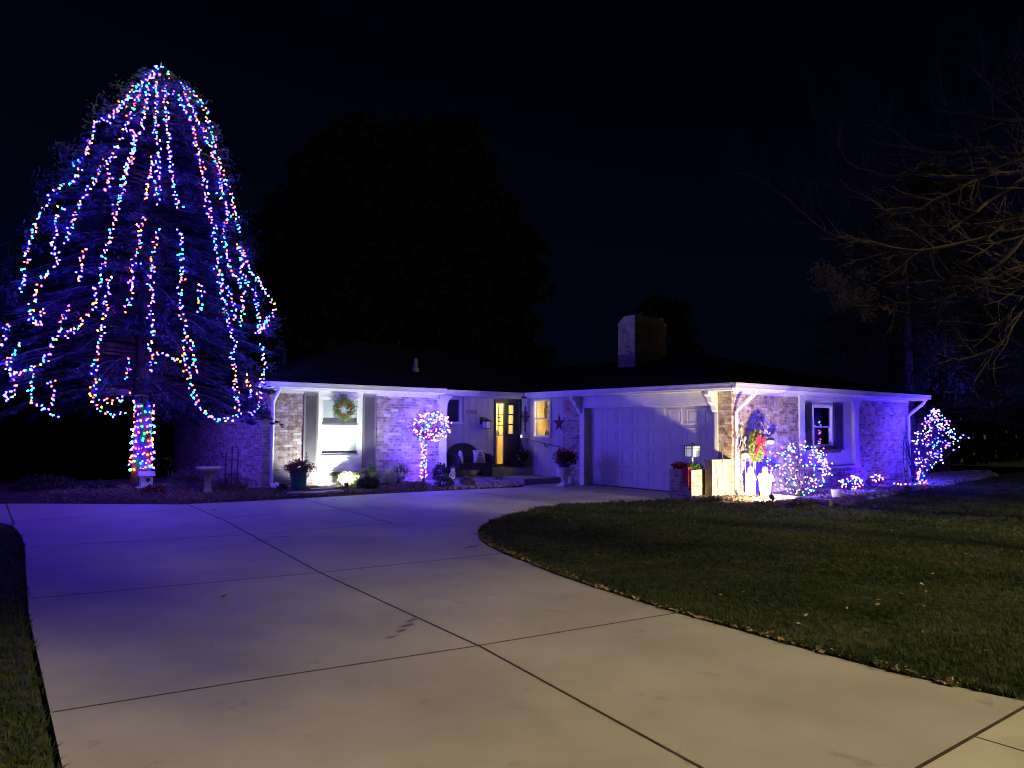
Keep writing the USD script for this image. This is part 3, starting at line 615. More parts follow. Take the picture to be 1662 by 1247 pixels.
# hall behind the doors: cream walls, a lamp
hall = part(house, 'hall_wall', cat_([box(13.6, 15.445, 21.4, 21.45, .3, 2.58), box(13.55, 13.6, 19.7, 21.45, .3, 2.58), box(13.6, 15.40, 19.66, 21.4, .36, .40), box(13.6, 15.40, 19.66, 21.4, 2.56, 2.58), box(15.40, 15.445, 19.66, 21.4, .4, 2.56), box(14.3, 14.95, 20.1, 20.14, .4, 1.36)]), m_cream)
part(hall, 'ceiling_lamp', ball((14.55, 20.75, 2.38), .11, 2), m_lamp, True)
# interior ornaments seen through the glass
part(hall, 'hanging_birds', cat_([ball((14.68, 19.68, 1.98), .035, 1, (1.6, .5, .8)), ball((14.70, 19.68, 1.86), .03, 1, (1.5, .5, .9)), tube([(14.68, 19.68, 2.3), (14.68, 19.68, 1.86)], .004)]), m_iron)
part(hall, 'ornament', lathe([(0, 1.38), (.07, 1.39), (.085, 1.45), (.05, 1.52), (.02, 1.56), (0, 1.57)], (14.64, 19.72, .02), 14), mat('pale_blue_glass', (.45, .7, .75), (.5, .75, .8), 5, .3), True)
# wall beside the entry: siding, kitchen window
kw = (18.07, 18.78, 1.41, 2.50)
part(house, 'entry_wall', wall('x', 15.494, .12, 17.44, 19.53, -.05, HW, [kw]), m_siding)
y = 17.445
while y < 19.49:
    a, b = y + .003, min(y + .200, 19.495)
    segs = [(.15, 2.584)] if b < kw[0] - .06 or a > kw[1] + .06 else [(.15, kw[2] - .06), (kw[3] + .06, 2.584)]
    for z0, z1 in segs:
        if z1 - z0 > .02: part(house, 'siding_board', box(15.464, 15.493, a, b, z0, z1), m_siding)
    y += .204
kf = part(house, 'window', cat_([box(15.43, 15.52, kw[0] - .06, kw[1] + .06, kw[3], kw[3] + .06), box(15.42, 15.52, kw[0] - .06, kw[1] + .06, kw[2] - .06, kw[2]), box(15.43, 15.52, kw[0] - .06, kw[0], kw[2], kw[3]), box(15.43, 15.52, kw[1], kw[1] + .06, kw[2], kw[3])]), m_white)
part(kf, 'pane', box(15.475, 15.479, kw[0], kw[1], kw[2], kw[3]), m_glass)
part(kf, 'meeting_rail', box(15.46, 15.474, kw[0], kw[1], 1.93, 1.97), m_white)
kit = part(house, 'kitchen_wall', cat_([box(16.6, 16.65, 17.5, 19.4, .9, 2.58), box(15.62, 16.6, 17.45, 17.5, .9, 2.58), box(15.62, 16.6, 19.36, 19.4, .9, 2.58), box(15.62, 16.6, 17.5, 19.36, 2.55, 2.58), box(15.62, 16.6, 17.5, 19.36, .9, .93)]), m_cream)
part(kit, 'ceiling_lamp', ball((16.1, 17.85, 2.42), .09, 2), m_lamp, True)
part(kit, 'cabinet', cat_([box(16.3, 16.6, 18.4, 18.8, 1.95, 2.5), box(16.3, 16.6, 18.82, 19.2, 1.95, 2.5), box(16.3, 16.6, 18.0, 18.38, 1.95, 2.1)]), m_white)
th = np.linspace(0, 2 * np.pi, 25)
ring = lambda r: np.column_stack([np.full(25, 15.56), 18.30 + r * np.cos(th), 2.15 + r * np.sin(th)])
part(kit, 'hanging_ring', cat_([tube(ring(.17), .012, 5, False), tube(ring(.07), .01, 5, False), tube([(15.56, 18.3, 2.5), (15.56, 18.3, 1.98)], .008), tube([(15.56, 18.13, 2.15), (15.56, 18.47, 2.15)], .008)]), m_iron)
for k, yy in enumerate((18.2, 18.34)): part(kit, 'jar', lathe([(0, 1.42), (.055, 1.42), (.06, 1.52), (.03, 1.56), (.03, 1.6), (0, 1.6)], (15.57, yy, 0), 12), m_wood, 30)
# porch slab, upper step
part(house, 'porch_slab', cat_([box(14.0, 15.46, 17.5, 19.49, -.04, .17), box(12.2, 13.998, 18.55, 19.49, -.04, .172)]), m_concrete)
part(house, 'door_step', box(13.85, 15.45, 18.9, 19.46, .175, .40), m_concrete)
part(house, 'door_mat', box(14.4, 15.0, 19.0, 19.4, .404, .422), m_iron)
# garage opening: jambs, header, door
part(house, 'door_trim', box(15.44, 15.46, 16.5, 16.69, .0, 2.3), m_trim); part(house, 'door_trim', box(15.44, 15.46, 11.735, 11.83, .0, 2.3), m_trim)
part(house, 'garage_header', box(15.462, 15.66, 11.8, 16.52, 2.25, 2.584), m_trim)
part(house, 'garage_header', box(15.43, 15.458, 11.74, 16.69, 2.305, 2.584), m_trim)
part(house, 'garage_jamb', box(15.66, 15.90, 16.5, 16.56, -.03, 2.25), m_trim); part(house, 'garage_jamb', box(15.66, 15.9, 11.76, 11.82, -.03, 2.25), m_trim)
part(house, 'garage_jamb', box(15.462, 15.66, 16.503, 16.519, -.03, 2.25), mat('jamb_paint', (.4, .38, .33), (.46, .44, .39), 5, .6))
gdoor = part(house, 'garage_door', box(15.735, 15.775, 11.8, 16.52, .02, 2.27), m_door)
for r in range(4):
    z0 = .015 + r * .5625
    part(gdoor, 'door_section', box(15.71, 15.734, 11.822, 16.498, z0 + .014, z0 + .550), m_door)
    part(gdoor, 'section_lip', cat_([box(15.688, 15.7095, 11.822, 16.498, z0 + .536, z0 + .5495), box(15.692, 15.7095, 11.822, 16.498, z0 + .0145, z0 + .026)]), m_door)
    for c in range(8):
        y0 = 11.822 + c * .5845 + .075; y1 = y0 + .435; a, b = z0 + .09, z0 + .472
        fr = cat_([box(15.690, 15.7095, y0, y1, b - .03, b), box(15.690, 15.7095, y0, y1, a, a + .03), box(15.700, 15.7095, y0, y0 + .035, a + .03, b - .03), box(15.700, 15.7095, y1 - .035, y1, a + .03, b - .03), box(15.7025, 15.7095, y0 + .075, y1 - .075, a + .075, b - .075)])
        part(gdoor, 'raised_panel', fr, m_door)
part(gdoor, 'bottom_seal', box(15.70, 15.76, 11.822, 16.498, .0, .015), m_iron)
# corbels under the eave at both ends of the garage door
def corbel(y):
    pts = [(0, 0), (.36, 0), (.36, -.08), (.26, -.14), (.22, -.26), (.1, -.34), (.06, -.46), (0, -.5)]
    m = trimesh.creation.extrude_polygon(Polygon(pts), .13, engine='earcut'); v = m.vertices
    return trimesh.Trimesh(np.column_stack([15.425 - v[:, 0], y + v[:, 2], 2.58 + v[:, 1]]), m.faces, process=False)
for y in (16.6, 11.73): part(house, 'corbel', corbel(y), m_trim)
# window bay of the garage side wall
part(house, 'bay_panel', wall('y', 11.40, .1, 18.33, 21.36, .66, 2.6, [(19.06, 20.08, 1.18, 2.36)]), m_trim)
for a in ((18.33, 18.565), (21.12, 21.36)): part(house, 'bay_post', box(*a, 11.30, 11.399, .66, 2.583), m_trim)
part(house, 'bay_base', box(18.30, 21.39, 11.29, 11.45, .62, .66), m_trim)
part(house, 'corner_bracket', bracket_y(18.565, 11.30, .3, .34, .05, 2.58, 1), m_trim)
part(house, 'corner_bracket', bracket_y(21.12, 11.30, .3, .34, .05, 2.58, -1), m_trim)
part(house, 'corner_bracket', bracket_y(21.36, 11.30, .3, .34, .04, 2.51, 1), m_trim)
rw = window_unit(house, 19.06, 20.08, 1.18, 2.36, 11.40, m_darkglass, m_white, rail=.48)
part(rw, 'backing', box(18.95, 20.2, 11.78, 11.8, 1.05, 2.5), m_dimroom)
for k in range(9): part(rw, 'blind_slat', box(19.13, 20.0, 11.53, 11.55, 1.82 + k * .055, 1.823 + k * .055), m_trim)
shutter(house, 18.66, 19.02, 1.12, 2.40, 11.40, m_shutter2, 22)
shutter(house, 20.14, 20.62, 1.10, 2.42, 11.40, m_shutter2, 22)
wb = part(house, 'window_box', box(19.1, 20.1, 11.16, 11.35, 1.04, 1.13), m_wood)
c, d = blob_points((19.6, 11.25, 1.16), (.5, .09, .07), 260); part(wb, 'plants', leaves(c, .06), m_shrub, kind='stuff')
# downspouts
def spout(pts, r=.045): return tube(pts, r, 8)
part(house, 'downspout', spout([(6.98, 18.42, 2.62), (6.98, 18.42, 2.56), (6.97, 18.74, 2.30), (6.97, 18.78, 2.2), (6.97, 18.78, .25), (6.97, 18.70, .17), (6.97, 18.5, .15)]), m_white, 40)
part(house, 'downspout', spout([(15.9, 10.93, 2.62), (15.86, 10.98, 2.5), (15.6, 11.2, 2.2), (15.55, 11.27, 2.08), (15.53, 11.28, .25), (15.55, 11.2, .14), (15.6, 11.0, .11)]), m_white, 40)
part(house, 'downspout', spout([(24.75, 10.95, 2.62), (24.73, 11.0, 2.5), (24.4, 11.2, 2.22), (24.3, 11.27, 2.1), (24.3, 11.28, .3), (24.36, 11.2, .15), (24.65, 10.9, .11)]), m_white, 40)
# chimney
cx0, cx1, cy0, cy1, cz0, cz1 = 18.5, 20.05, 17.35, 18.10, 3.45, 5.14
ch_ = part(house, 'chimney', box(cx0, cx1, cy0, cy1, cz0, cz1), m_mortar)
lay(ch_, brick_list('x', cx0, -1, cy0 - .008, cy1, cz0, cz1, pal=(.02, .6)) + brick_list('y', cy0, -1, cx0, cx1, cz0, cz1, pal=(.0, .35)), 0)
cap = np.array([(cx0 - .03, cy0 - .03, cz1), (cx1 + .03, cy0 - .03, cz1), (cx1 + .03, cy1 + .03, cz1), (cx0 - .03, cy1 + .03, cz1), (cx0 + .06, cy0 + .04, cz1 + .28), (cx1 - .14, cy0 + .04, cz1 + .28), (cx1 - .14, cy1 - .22, cz1 + .28), (cx0 + .06, cy1 - .22, cz1 + .28)])
part(ch_, 'mortar_cap', trimesh.Trimesh(cap, [[0, 1, 5], [0, 5, 4], [1, 2, 6], [1, 6, 5], [2, 3, 7], [2, 7, 6], [3, 0, 4], [3, 4, 7], [4, 5, 6], [4, 6, 7]], process=False), m_mortar)
part(ch_, 'flue', lathe([(.14, cz1 + .2), (.14, cz1 + .38), (.17, cz1 + .38), (.17, cz1 + .42), (0, cz1 + .43)], (19.15, 17.7, 0), 14), m_shutter, 30)

# ------------------------------------------------------------------ things on the walls
ws = thing('wreath', 'green evergreen wreath with red berries hung on the left wing window', 'wreath', (8.83, 18.72, 2.14))
th = rng.uniform(0, 2 * np.pi, 900); rr = .215 + .07 * rng.normal(size=900) * .8; ph = rng.normal(0, .045, 900)
c = np.column_stack([8.85 + rr * np.cos(th), 18.70 + ph, 2.12 + rr * np.sin(th)])
part(ws, 'greenery', leaves(c, .10, np.column_stack([np.cos(th + .6), rng.normal(0, .3, 900), np.sin(th + .6)]), .25), m_wreath, kind='stuff')
for k in range(13):
    a = 2 * np.pi * k / 13 + rng.normal(0, .1); part(ws, 'berry', ball((8.85 + .17 * math.cos(a), 18.635, 2.12 + .17 * math.sin(a)), .024, 1), m_red, True)
part(ws, 'ribbon', cat_([box(8.79, 8.90, 18.755, 18.765, 2.2, 2.52), box(8.74, 8.95, 18.74, 18.765, 2.40, 2.52)]), mat('violet_ribbon', (.18, .16, .32), (.22, .2, .36), 9, .7))
wl = thing('wall_lantern', 'black wall lantern beside the glazed entry door', 'lantern', (13.93, 19.48, 1.8))
X, Y = 13.95, 19.33
part(wl, 'frame', cat_([box(X + a - .008, X + a + .008, Y + b - .008, Y + b + .008, 1.64, 1.84) for a in (-.09, .09) for b in (-.09, .09)] + [box(X - .1, X + .1, Y - .1, Y + .1, 1.62, 1.64), box(X - .115, X + .115, Y - .115, Y + .115, 1.84, 1.86)]), m_iron)
part(wl, 'roof', trimesh.Trimesh([(X - .11, Y - .11, 1.86), (X + .11, Y - .11, 1.86), (X + .11, Y + .11, 1.86), (X - .11, Y + .11, 1.86), (X, Y, 1.94)], [[0, 1, 4], [1, 2, 4], [2, 3, 4], [3, 0, 4]], process=False), m_iron)
part(wl, 'backplate', cat_([box(13.80, 13.94, 19.47, 19.487, 1.76, 1.98), tube([(13.87, 19.47, 1.9), (13.9, 19.38, 1.97), (X, Y, 1.93)], .012)]), m_iron)
for s in (-1, 1): part(wl, 'pane', box(X + s * .09 - .002, X + s * .09 + .002, Y - .08, Y + .08, 1.645, 1.835), m_globe)
part(wl, 'pane', box(X - .08, X + .08, Y - .092, Y - .088, 1.645, 1.835), m_globe)
ic = []
for a, b, c_, d_ in ((19.28, 1.56, 19.28, 2.30),): ic.append(tube([(15.445, a, b), (15.445, c_, d_)], .014))
ic.append(tube([(15.445, 19.08, 2.02), (15.445, 19.47, 2.02)], .014))
for yy, zz in ((19.28, 2.3), (19.28, 1.58), (19.09, 2.02), (19.46, 2.02), (19.28, 1.76)):
    ic.append(trimesh.Trimesh(np.array([(0, .05, 0), (0, 0, .07), (0, -.05, 0), (0, 0, -.07), (-.02, 0, 0), (.012, 0, 0)]) + [15.445, yy, zz], [[0, 1, 4], [1, 2, 4], [2, 3, 4], [3, 0, 4], [1, 0, 5], [2, 1, 5], [3, 2, 5], [0, 3, 5]], process=False))
for r, yy, zz in ((.085, 19.28, 2.02), (.055, 19.20, 1.90), (.055, 19.36, 1.90), (.05, 19.2, 2.13), (.05, 19.36, 2.13)):
    ic.append(tube([(15.445, yy + r * math.cos(t), zz + r * math.sin(t)) for t in np.linspace(0, 2 * np.pi, 15)], .011, 5, False))
single('iron_cross', cat_(ic), m_iron, 'black scrolled iron wall cross between the entry door and the small lit window', 'ornament')
st = []
for k in range(10):
    a = math.pi / 2 + k * math.pi / 5; r = .30 if k % 2 == 0 else .115; st.append((15.455, 17.63 - r * math.cos(a), 1.80 + r * math.sin(a)))
single('barn_star', trimesh.Trimesh(np.array(st + [(15.40, 17.63, 1.80), (15.46, 17.63, 1.80)]), [[(k + 1) % 10, k, 10] for k in range(10)] + [[k, (k + 1) % 10, 11] for k in range(10)], process=False), mat('rusty_tin', (.07, .04, .04), (.12, .06, .05), 12, .6), 'dark five-pointed metal star on the siding between window and garage', 'star')
hr = thing('handrail', 'thin dark handrail sloping along the siding beside the entry', 'handrail', (15.38, 18.3, 1.0))
part(hr, 'rail', tube([(15.36, 19.4, 1.33), (15.36, 18.9, 1.27), (15.36, 17.45, 1.08)], .014, 8), m_iron, 40)
for yy, zz in ((19.1, 1.29), (18.2, 1.17), (17.5, 1.08)): part(hr, 'bracket', tube([(15.462, yy, zz - .09), (15.37, yy, zz - .07), (15.36, yy, zz)], .012), m_iron)

# ------------------------------------------------------------------ porch: loveseat, cushions, pots
ls = thing('loveseat', 'dark wicker loveseat with rolled arms on the porch', 'bench', (13.1, 18.95, .172))
bx0, bx1, by0, by1, bz = 12.42, 13.72, 18.62, 19.30, .172
part(ls, 'seat', box(bx0 + .06, bx1 - .06, by0 + .02, by1 - .08, .50, .60), m_wicker)
part(ls, 'apron', box(bx0 + .07, bx1 - .07, by0 + .025, by0 + .05, .40, .50), m_wicker)
arc = [(bx0 + .02 + (bx1 - bx0 - .04) * t, .62 + .53 * (1 - abs(2 * t - .92) ** 2.6) ** .6 if abs(2 * t - .92) < 1 else .62) for t in np.linspace(0, 1, 21)]
bp = Polygon([(bx0 + .02, .5)] + arc + [(bx1 - .02, .5)]).buffer(0)
m = trimesh.creation.extrude_polygon(bp, .05, engine='earcut'); v = m.vertices
part(ls, 'backrest', trimesh.Trimesh(np.column_stack([v[:, 0], by1 - .12 + v[:, 2] + (v[:, 1] - .5) * .12, v[:, 1]]), m.faces, process=False), m_wicker)
part(ls, 'top_roll', tube([(a, by1 - .095 + (b - .5) * .12, b) for a, b in arc], .035, 8), m_wicker, 40)
for s, xx in ((-1, bx0 + .05), (1, bx1 - .05)):
    part(ls, 'arm', cat_([tube([(xx, by1 - .1, .86), (xx, by1 - .3, .84), (xx, by0 + .12, .83), (xx, by0 + .02, .78), (xx, by0, .66), (xx, by0 + .02, .55)], .035, 8), box(xx - .015, xx + .015, by0 + .03, by1 - .12, .5, .8)]), m_wicker, 40)
    for yy in (by0 + .04, by1 - .14): part(ls, 'leg', tube([(xx, yy, bz), (xx, yy, .55)], .026, 8), m_wicker, 40)
def cushion(c, w, h, t, rx, rz):
    n = 9; g = np.linspace(-1, 1, n); A, B = np.meshgrid(g, g, indexing='ij'); prof = ((1 - A ** 4) * (1 - B ** 4)) ** .6
    pin = 1 - .1 * (1 - np.abs(A)) * np.abs(B) ** 2 ; pin2 = 1 - .1 * (1 - np.abs(B)) * np.abs(A) ** 2
    V = np.vstack([np.stack([A * w / 2 * pin2, s * t / 2 * prof, B * h / 2 * pin], -1).reshape(-1, 3) for s in (-1, 1)])
    idx = np.arange(n * n).reshape(n, n); a, b, c2, d = [q.ravel() for q in (idx[:-1, :-1], idx[1:, :-1], idx[1:, 1:], idx[:-1, 1:])]
    F = np.vstack([np.stack([a, b, c2], 1), np.stack([a, c2, d], 1), np.stack([a, c2, b], 1) + n * n, np.stack([a, d, c2], 1) + n * n])
    R = trimesh.transformations.euler_matrix(rx, 0, rz)[:3, :3]
    return trimesh.Trimesh(V @ R.T + c, F, process=False), R
cpos = np.array((13.30, 18.80, .795))
pm, R = cushion(cpos, .43, .40, .13, -.18, -.05)
pil = thing('cushion', 'pale cushion printed with a red striped tree, on the loveseat right side', 'cushion', cpos)
part(pil, 'cover', pm, m_cloth, 40)
pr = []
for k in range(6):
    z0 = -.15 + k * .05; w0 = .15 * (1 - k / 6.5) ; w1 = .15 * (1 - (k + .8) / 6.5)
    V = np.array([(-w0, -.073, z0), (w0, -.073, z0), (w1, -.073, z0 + .036), (-w1, -.073, z0 + .036)]) ; V[:, 1] += .02 * (abs(V[:, 2]) / .2) ** 3
    pr.append(trimesh.Trimesh(V @ R.T + cpos, [[0, 1, 2], [0, 2, 3]], process=False))
for k, q in enumerate(pr): part(pil, 'printed_stripe', q, m_printred if k % 2 == 0 else mat('printed_dark_red_%s' % 'abcdef'[k], (.2, .05, .06), (.26, .07, .07), 40, .9))
for a, b in ((-.13, .14), (.12, .14), (.16, .09)): part(pil, 'printed_bird', ball(np.array((a, -.055, b)) @ R.T + cpos, .018, 1, (1.4, .4, .8)), m_iron)
c2 = np.array((12.66, 18.82, .78)); pm, R = cushion(c2, .4, .4, .13, -.12, 1.05)
single('cushion', pm, m_cloth, 'pale cushion standing edge-on at the loveseat left arm', 'cushion', 40)

def plant_pot(name, label, prof, at, m, fol, fol_c, fol_r, n, size, soil_r, soil_z, cat='plant pot', extra=None):
    t = thing(name, label, cat, at)
    part(t, 'pot', lathe(prof, (at[0], at[1], 0), 22), m, 35)
    part(t, 'soil', lathe([(0, soil_z), (soil_r, soil_z)], (at[0], at[1], 0), 16), m_soil)
    c, d = blob_points(fol_c, fol_r, n, .15)
    part(t, 'foliage', leaves(c, size, d + [0, 0, .4], .35), fol, kind='stuff')
    return t
z = float(bedz(0, 18.3))
tp = plant_pot('garden_pot', 'tall teal glazed pot of dry trailing plants before the left shutter', [(0, .06), (.15, .06), (.17, .08), (.215, .55), (.235, .60), (.235, .63), (.2, .63), (.19, .56)], (7.42, 18.15, .06), m_teal, m_dry, (7.42, 18.15, .66), (.38, .3, .2), 500, .085, .2, .58)
part(tp, 'stake', cat_([tube([(7.58, 18.15, .5), (7.6, 18.15, 1.02)], .012), tube([(7.54, 18.15, .9), (7.66, 18.15, .9)], .012)]), m_iron)
c, d = blob_points((7.4, 18.05, .62), (.42, .25, .22), 350, .4); part(tp, 'trailing_stems', leaves(c, .1, d - [0, 0, .4], .25), m_redleaf, kind='stuff')
dp = plant_pot('door_pot', 'dark pot with a bushy dark plant beside the entry door', [(0, .40), (.15, .40), (.21, .66), (.22, .68), (.19, .68)], (15.03, 19.1, .40), m_iron, m_shrub, (15.03, 19.05, .8), (.34, .28, .26), 900, .1, .19, .66)
for k in range(7):
    a = rng.uniform(0, 6.3); part(dp, 'flower', ball((15.0 + .2 * math.cos(a), 18.85, .8 + .15 * math.sin(a)), .025, 1), m_pale)
ur = thing('urn', 'white stone pedestal urn with dark red plants left of the garage door', 'urn', (14.54, 16.36, 0))
part(ur, 'pedestal', cat_([box(14.39, 14.69, 16.21, 16.51, 0, .06), lathe([(.14, .06), (.13, .09), (.08, .13), (.07, .2), (.1, .235), (.1, .25)], (14.54, 16.36, 0), 20)]), m_urn, 35)
part(ur, 'bowl', lathe([(.08, .25), (.17, .29), (.205, .42), (.215, .5), (.285, .52), (.285, .55), (.24, .55), (.2, .5)], (14.54, 16.36, 0), 24), m_urn, 35)
part(ur, 'inner_pot', lathe([(0, .5), (.14, .5), (.175, .68), (.15, .68)], (14.54, 16.36, 0), 18), mat('navy_pot', (.03, .03, .12), (.04, .04, .16), 5, .4), 35)
c, d = blob_points((14.58, 16.36, .84), (.42, .3, .26), 700, .1); part(ur, 'foliage', leaves(c, .09, d + [0, 0, .5], .35), m_redleaf, kind='stuff')
c, d = blob_points((14.66, 16.36, .78), (.34, .3, .2), 500, .1); part(ur, 'foliage', leaves(c, .08, d, .4), m_shrub, kind='stuff')
for a, b, q in ((14.43, 16.1, .68), (14.5, 16.08, .71), (14.33, 16.2, .74)): part(ur, 'flower', ball((a, b, q), .03, 1, (1.4, 1, .6)), m_pale)
single('garden_figure', loft([(14.98, 16.55, 0, .09, .08), (14.98, 16.55, .1, .11, .09), (14.98, 16.55, .2, .07, .07), (14.98, 16.55, .27, .06, .06), (14.98, 16.55, .34, .03, .03)], 14), m_urn, 'small pale figure standing behind the urn at the brick panel', 'figurine', True)

# ------------------------------------------------------------------ left bed: shrubs, birdbath, birdhouse, figurine, flood lamp
def shrub(name, label, c, r, n, size, m, dirz=.3, cat='shrub', asp=.45, shell=.35, stems=5):
    base = (c[0], c[1], float(max(c[2] - r[2], .02)))
    t = thing(name, label, cat, base)
    pts, d = blob_points(c, r, n, shell)
    k = meshkit.fbm(pts * 6, 2, 4); keep = k > .36
    part(t, 'foliage', leaves(pts[keep], size, d[keep] + [0, 0, dirz], asp), m, kind='stuff')
    st = []
    for i in range(stems):
        q = np.array(c) + unit(rng.normal(size=3)) * np.array(r) * .7
        st.append(tube([(c[0] + rng.normal() * .02, c[1] + rng.normal() * .02, base[2] - .06), (np.array(base) + q) / 2 + rng.normal(0, .02, 3), q], [.01, .008, .004], 5))
    part(t, 'stems', cat_(st), m_bark, kind='stuff')
    return t
shrub('lime_shrub', 'yellow-green bushy shrub lit under the left wing window', (8.83, 18.30, .30), (.29, .26, .22), 1100, .075, m_lime)
shrub('dwarf_conifer', 'small pointed green conifer right of the lime shrub', (9.6, 18.5, .36), (.22, .2, .26), 900, .07, m_green, .6, asp=.25)
cc, dd_ = blob_points((9.6, 18.5, .56), (.09, .09, .14), 150, .1)
part(stage.GetPrimAtPath('/World/dwarf_conifer'), 'tip', leaves(cc, .06, dd_ + [0, 0, 1], .25), m_green, kind='stuff')
shrub('round_shrub', 'round dark shrub at the bed edge in front of the lit lime shrub', (9.12, 17.75, .22), (.29, .27, .18), 1500, .06, m_shrub)
shrub('pale_grass', 'pale feathery plant beside the small pointed conifer', (10.05, 18.35, .30), (.22, .2, .24), 450, .12, m_pale, 1.2, 'plant', .15)
single('rock', stones([(10.45, 18.5)], [.17], .16, .165, 3), m_flag, 'pale lit rock between the pale plant and the lit topiary', 'rock')
shrub('tall_grass', 'loose green grassy clump by the brick wall left of the topiary', (10.45, 18.5, .36), (.26, .18, .32), 400, .16, m_green, 1.5, 'plant', .1)
shrub('low_shrub', 'low dark shrub at the drive edge below the topiary', (10.4, 17.45, .13), (.26, .2, .12), 500, .06, m_dry)
shrub('low_shrub', 'dark twiggy shrub at the drive edge in front of the white wire figurine', (11.15, 17.35, .17), (.3, .22, .16), 700, .06, m_shrub)
shrub('low_shrub', 'brown round shrub amid the pebbles left of the loveseat', (11.95, 17.45, .18), (.24, .2, .17), 700, .06, m_dry)
shrub('corner_shrub', 'dark leafy shrub against the white corner board', (11.75, 18.5, .36), (.26, .2, .3), 800, .08, m_shrub)
shrub('low_shrub', 'small dark shrub at the corner below the left downspout', (6.95, 18.15, .16), (.22, .2, .12), 500, .06, m_shrub)
shrub('dry_perennials', 'brown dry perennials between the birdbath and the house corner', (5.95, 18.5, .24), (.48, .3, .24), 900, .1, m_dry, 1.2, asp=.12)
shrub('dry_perennials', 'dry stems behind and left of the birdbath', (5.05, 19.2, .34), (.5, .35, .34), 700, .12, m_dry, 1.2, asp=.12)
shrub('red_shrub', 'low dark red shrub in front of the birdhouse', (4.22, 18.6, .17), (.3, .26, .17), 600, .07, m_redleaf)
shrub('low_shrub', 'dark mound of shrub at the far left of the bed', (2.3, 20.4, .25), (.7, .5, .28), 1100, .09, m_shrub)
shrub('low_shrub', 'dark low shrub between the far left mound and the birdhouse', (3.4, 20.0, .2), (.4, .35, .2), 600, .08, m_shrub)
single('globe_lamp', cat_([ball((6.98, 18.45, .19), .085, 2), lathe([(.06, .08), (.06, .12)], (6.98, 18.45, 0), 12)]), m_globe, 'small white globe on the ground at the left house corner', 'garden globe', True)
bb = thing('birdbath', 'pale stone birdbath on a slim pedestal left of the house', 'birdbath', (5.32, 18.35, .05))
part(bb, 'pedestal', lathe([(.17, .02), (.17, .07), (.10, .12), (.075, .25), (.07, .45), (.1, .56), (.12, .6)], (5.32, 18.35, 0), 20), m_bath, 35)
part(bb, 'bowl', lathe([(0, .60), (.14, .6), (.25, .63), (.275, .68), (.265, .71), (.24, .7), (.16, .66), (0, .65)], (5.32, 18.35, 0), 26), m_bath, 35)
bh = thing('birdhouse', 'white birdhouse-like box standing at the foot of the lit conifer', 'birdhouse', (4.3, 19.75, .15))
part(bh, 'box', cat_([box(4.17, 4.43, 19.65, 19.85, .2, .46)]), m_white)
part(bh, 'roof', trimesh.Trimesh([(4.12, 19.6, .46), (4.48, 19.6, .46), (4.48, 19.9, .46), (4.12, 19.9, .46), (4.12, 19.75, .57), (4.48, 19.75, .57)], [[0, 1, 5], [0, 5, 4], [2, 3, 4], [2, 4, 5], [3, 0, 4], [1, 2, 5], [0, 2, 1], [0, 3, 2]], process=False), m_trim)
part(bh, 'hole', trimesh.Trimesh(*geo(lathe([(0, 0), (.045, 0), (.045, .02), (0, .02)], (0, 0, 0), 14))).apply_transform(trimesh.transformations.rotation_matrix(math.pi / 2, [1, 0, 0])).apply_translation([4.32, 19.652, .37]), m_iron)
part(bh, 'base', cat_([box(4.1, 4.5, 19.6, 19.9, .17, .2), box(4.27, 4.33, 19.72, 19.78, .05, .18)]), m_trim)
tl = []
for xx in (6.1, 6.25, 6.4): tl.append(tube([(xx, 19.6, .1), (xx, 19.6, 1.02 + (.12 if xx == 6.25 else 0))], .014))
for zz in (.45, .8): tl.append(tube([(6.05, 19.6, zz), (6.45, 19.6, zz)], .011))
for a in np.linspace(.0, 1, 4): tl.append(tube([(6.05 + .4 * t, 19.58, .25 + .22 * math.sin(math.pi * t * 2 + a * 5)) for t in np.linspace(0, 1, 8)], .008))
single('trellis', cat_(tl), m_iron, 'thin dark iron trellis against the blue-lit side wall', 'trellis')
def scroll(cx, cz, r, turns, y, s=1): return [(cx + s * r * (1 - t * .65) * math.cos(t * turns * 2 * np.pi + .6), y, cz + r * (1 - t * .65) * math.sin(t * turns * 2 * np.pi + .6)) for t in np.linspace(0, 1, 22)]
fg = thing('wire_figurine', 'small white wire snowman figurine by the corner of the porch', 'figurine', (12.05, 18.35, .13))
part(fg, 'body', cat_([tube(scroll(12.06, .27, .13, 1.3, 18.35), .016, 6), tube(scroll(12.06, .25, .08, 1.0, 18.34, -1), .014, 6), tube([(12.06, 18.35, .1), (12.06, 18.35, .42)], .014), tube([(12.06, 18.35, .1), (11.98, 18.35, .13)], .014)]), m_statue, 40)
part(fg, 'head', ball((12.07, 18.35, .45), .058, 2), m_statue, True)
part(fg, 'hat', cat_([lathe([(.0, .495), (.075, .495), (.075, .51), (.045, .515), (.04, .57), (0, .57)], (12.07, 18.35, 0), 14)]), m_shutter2, 30)

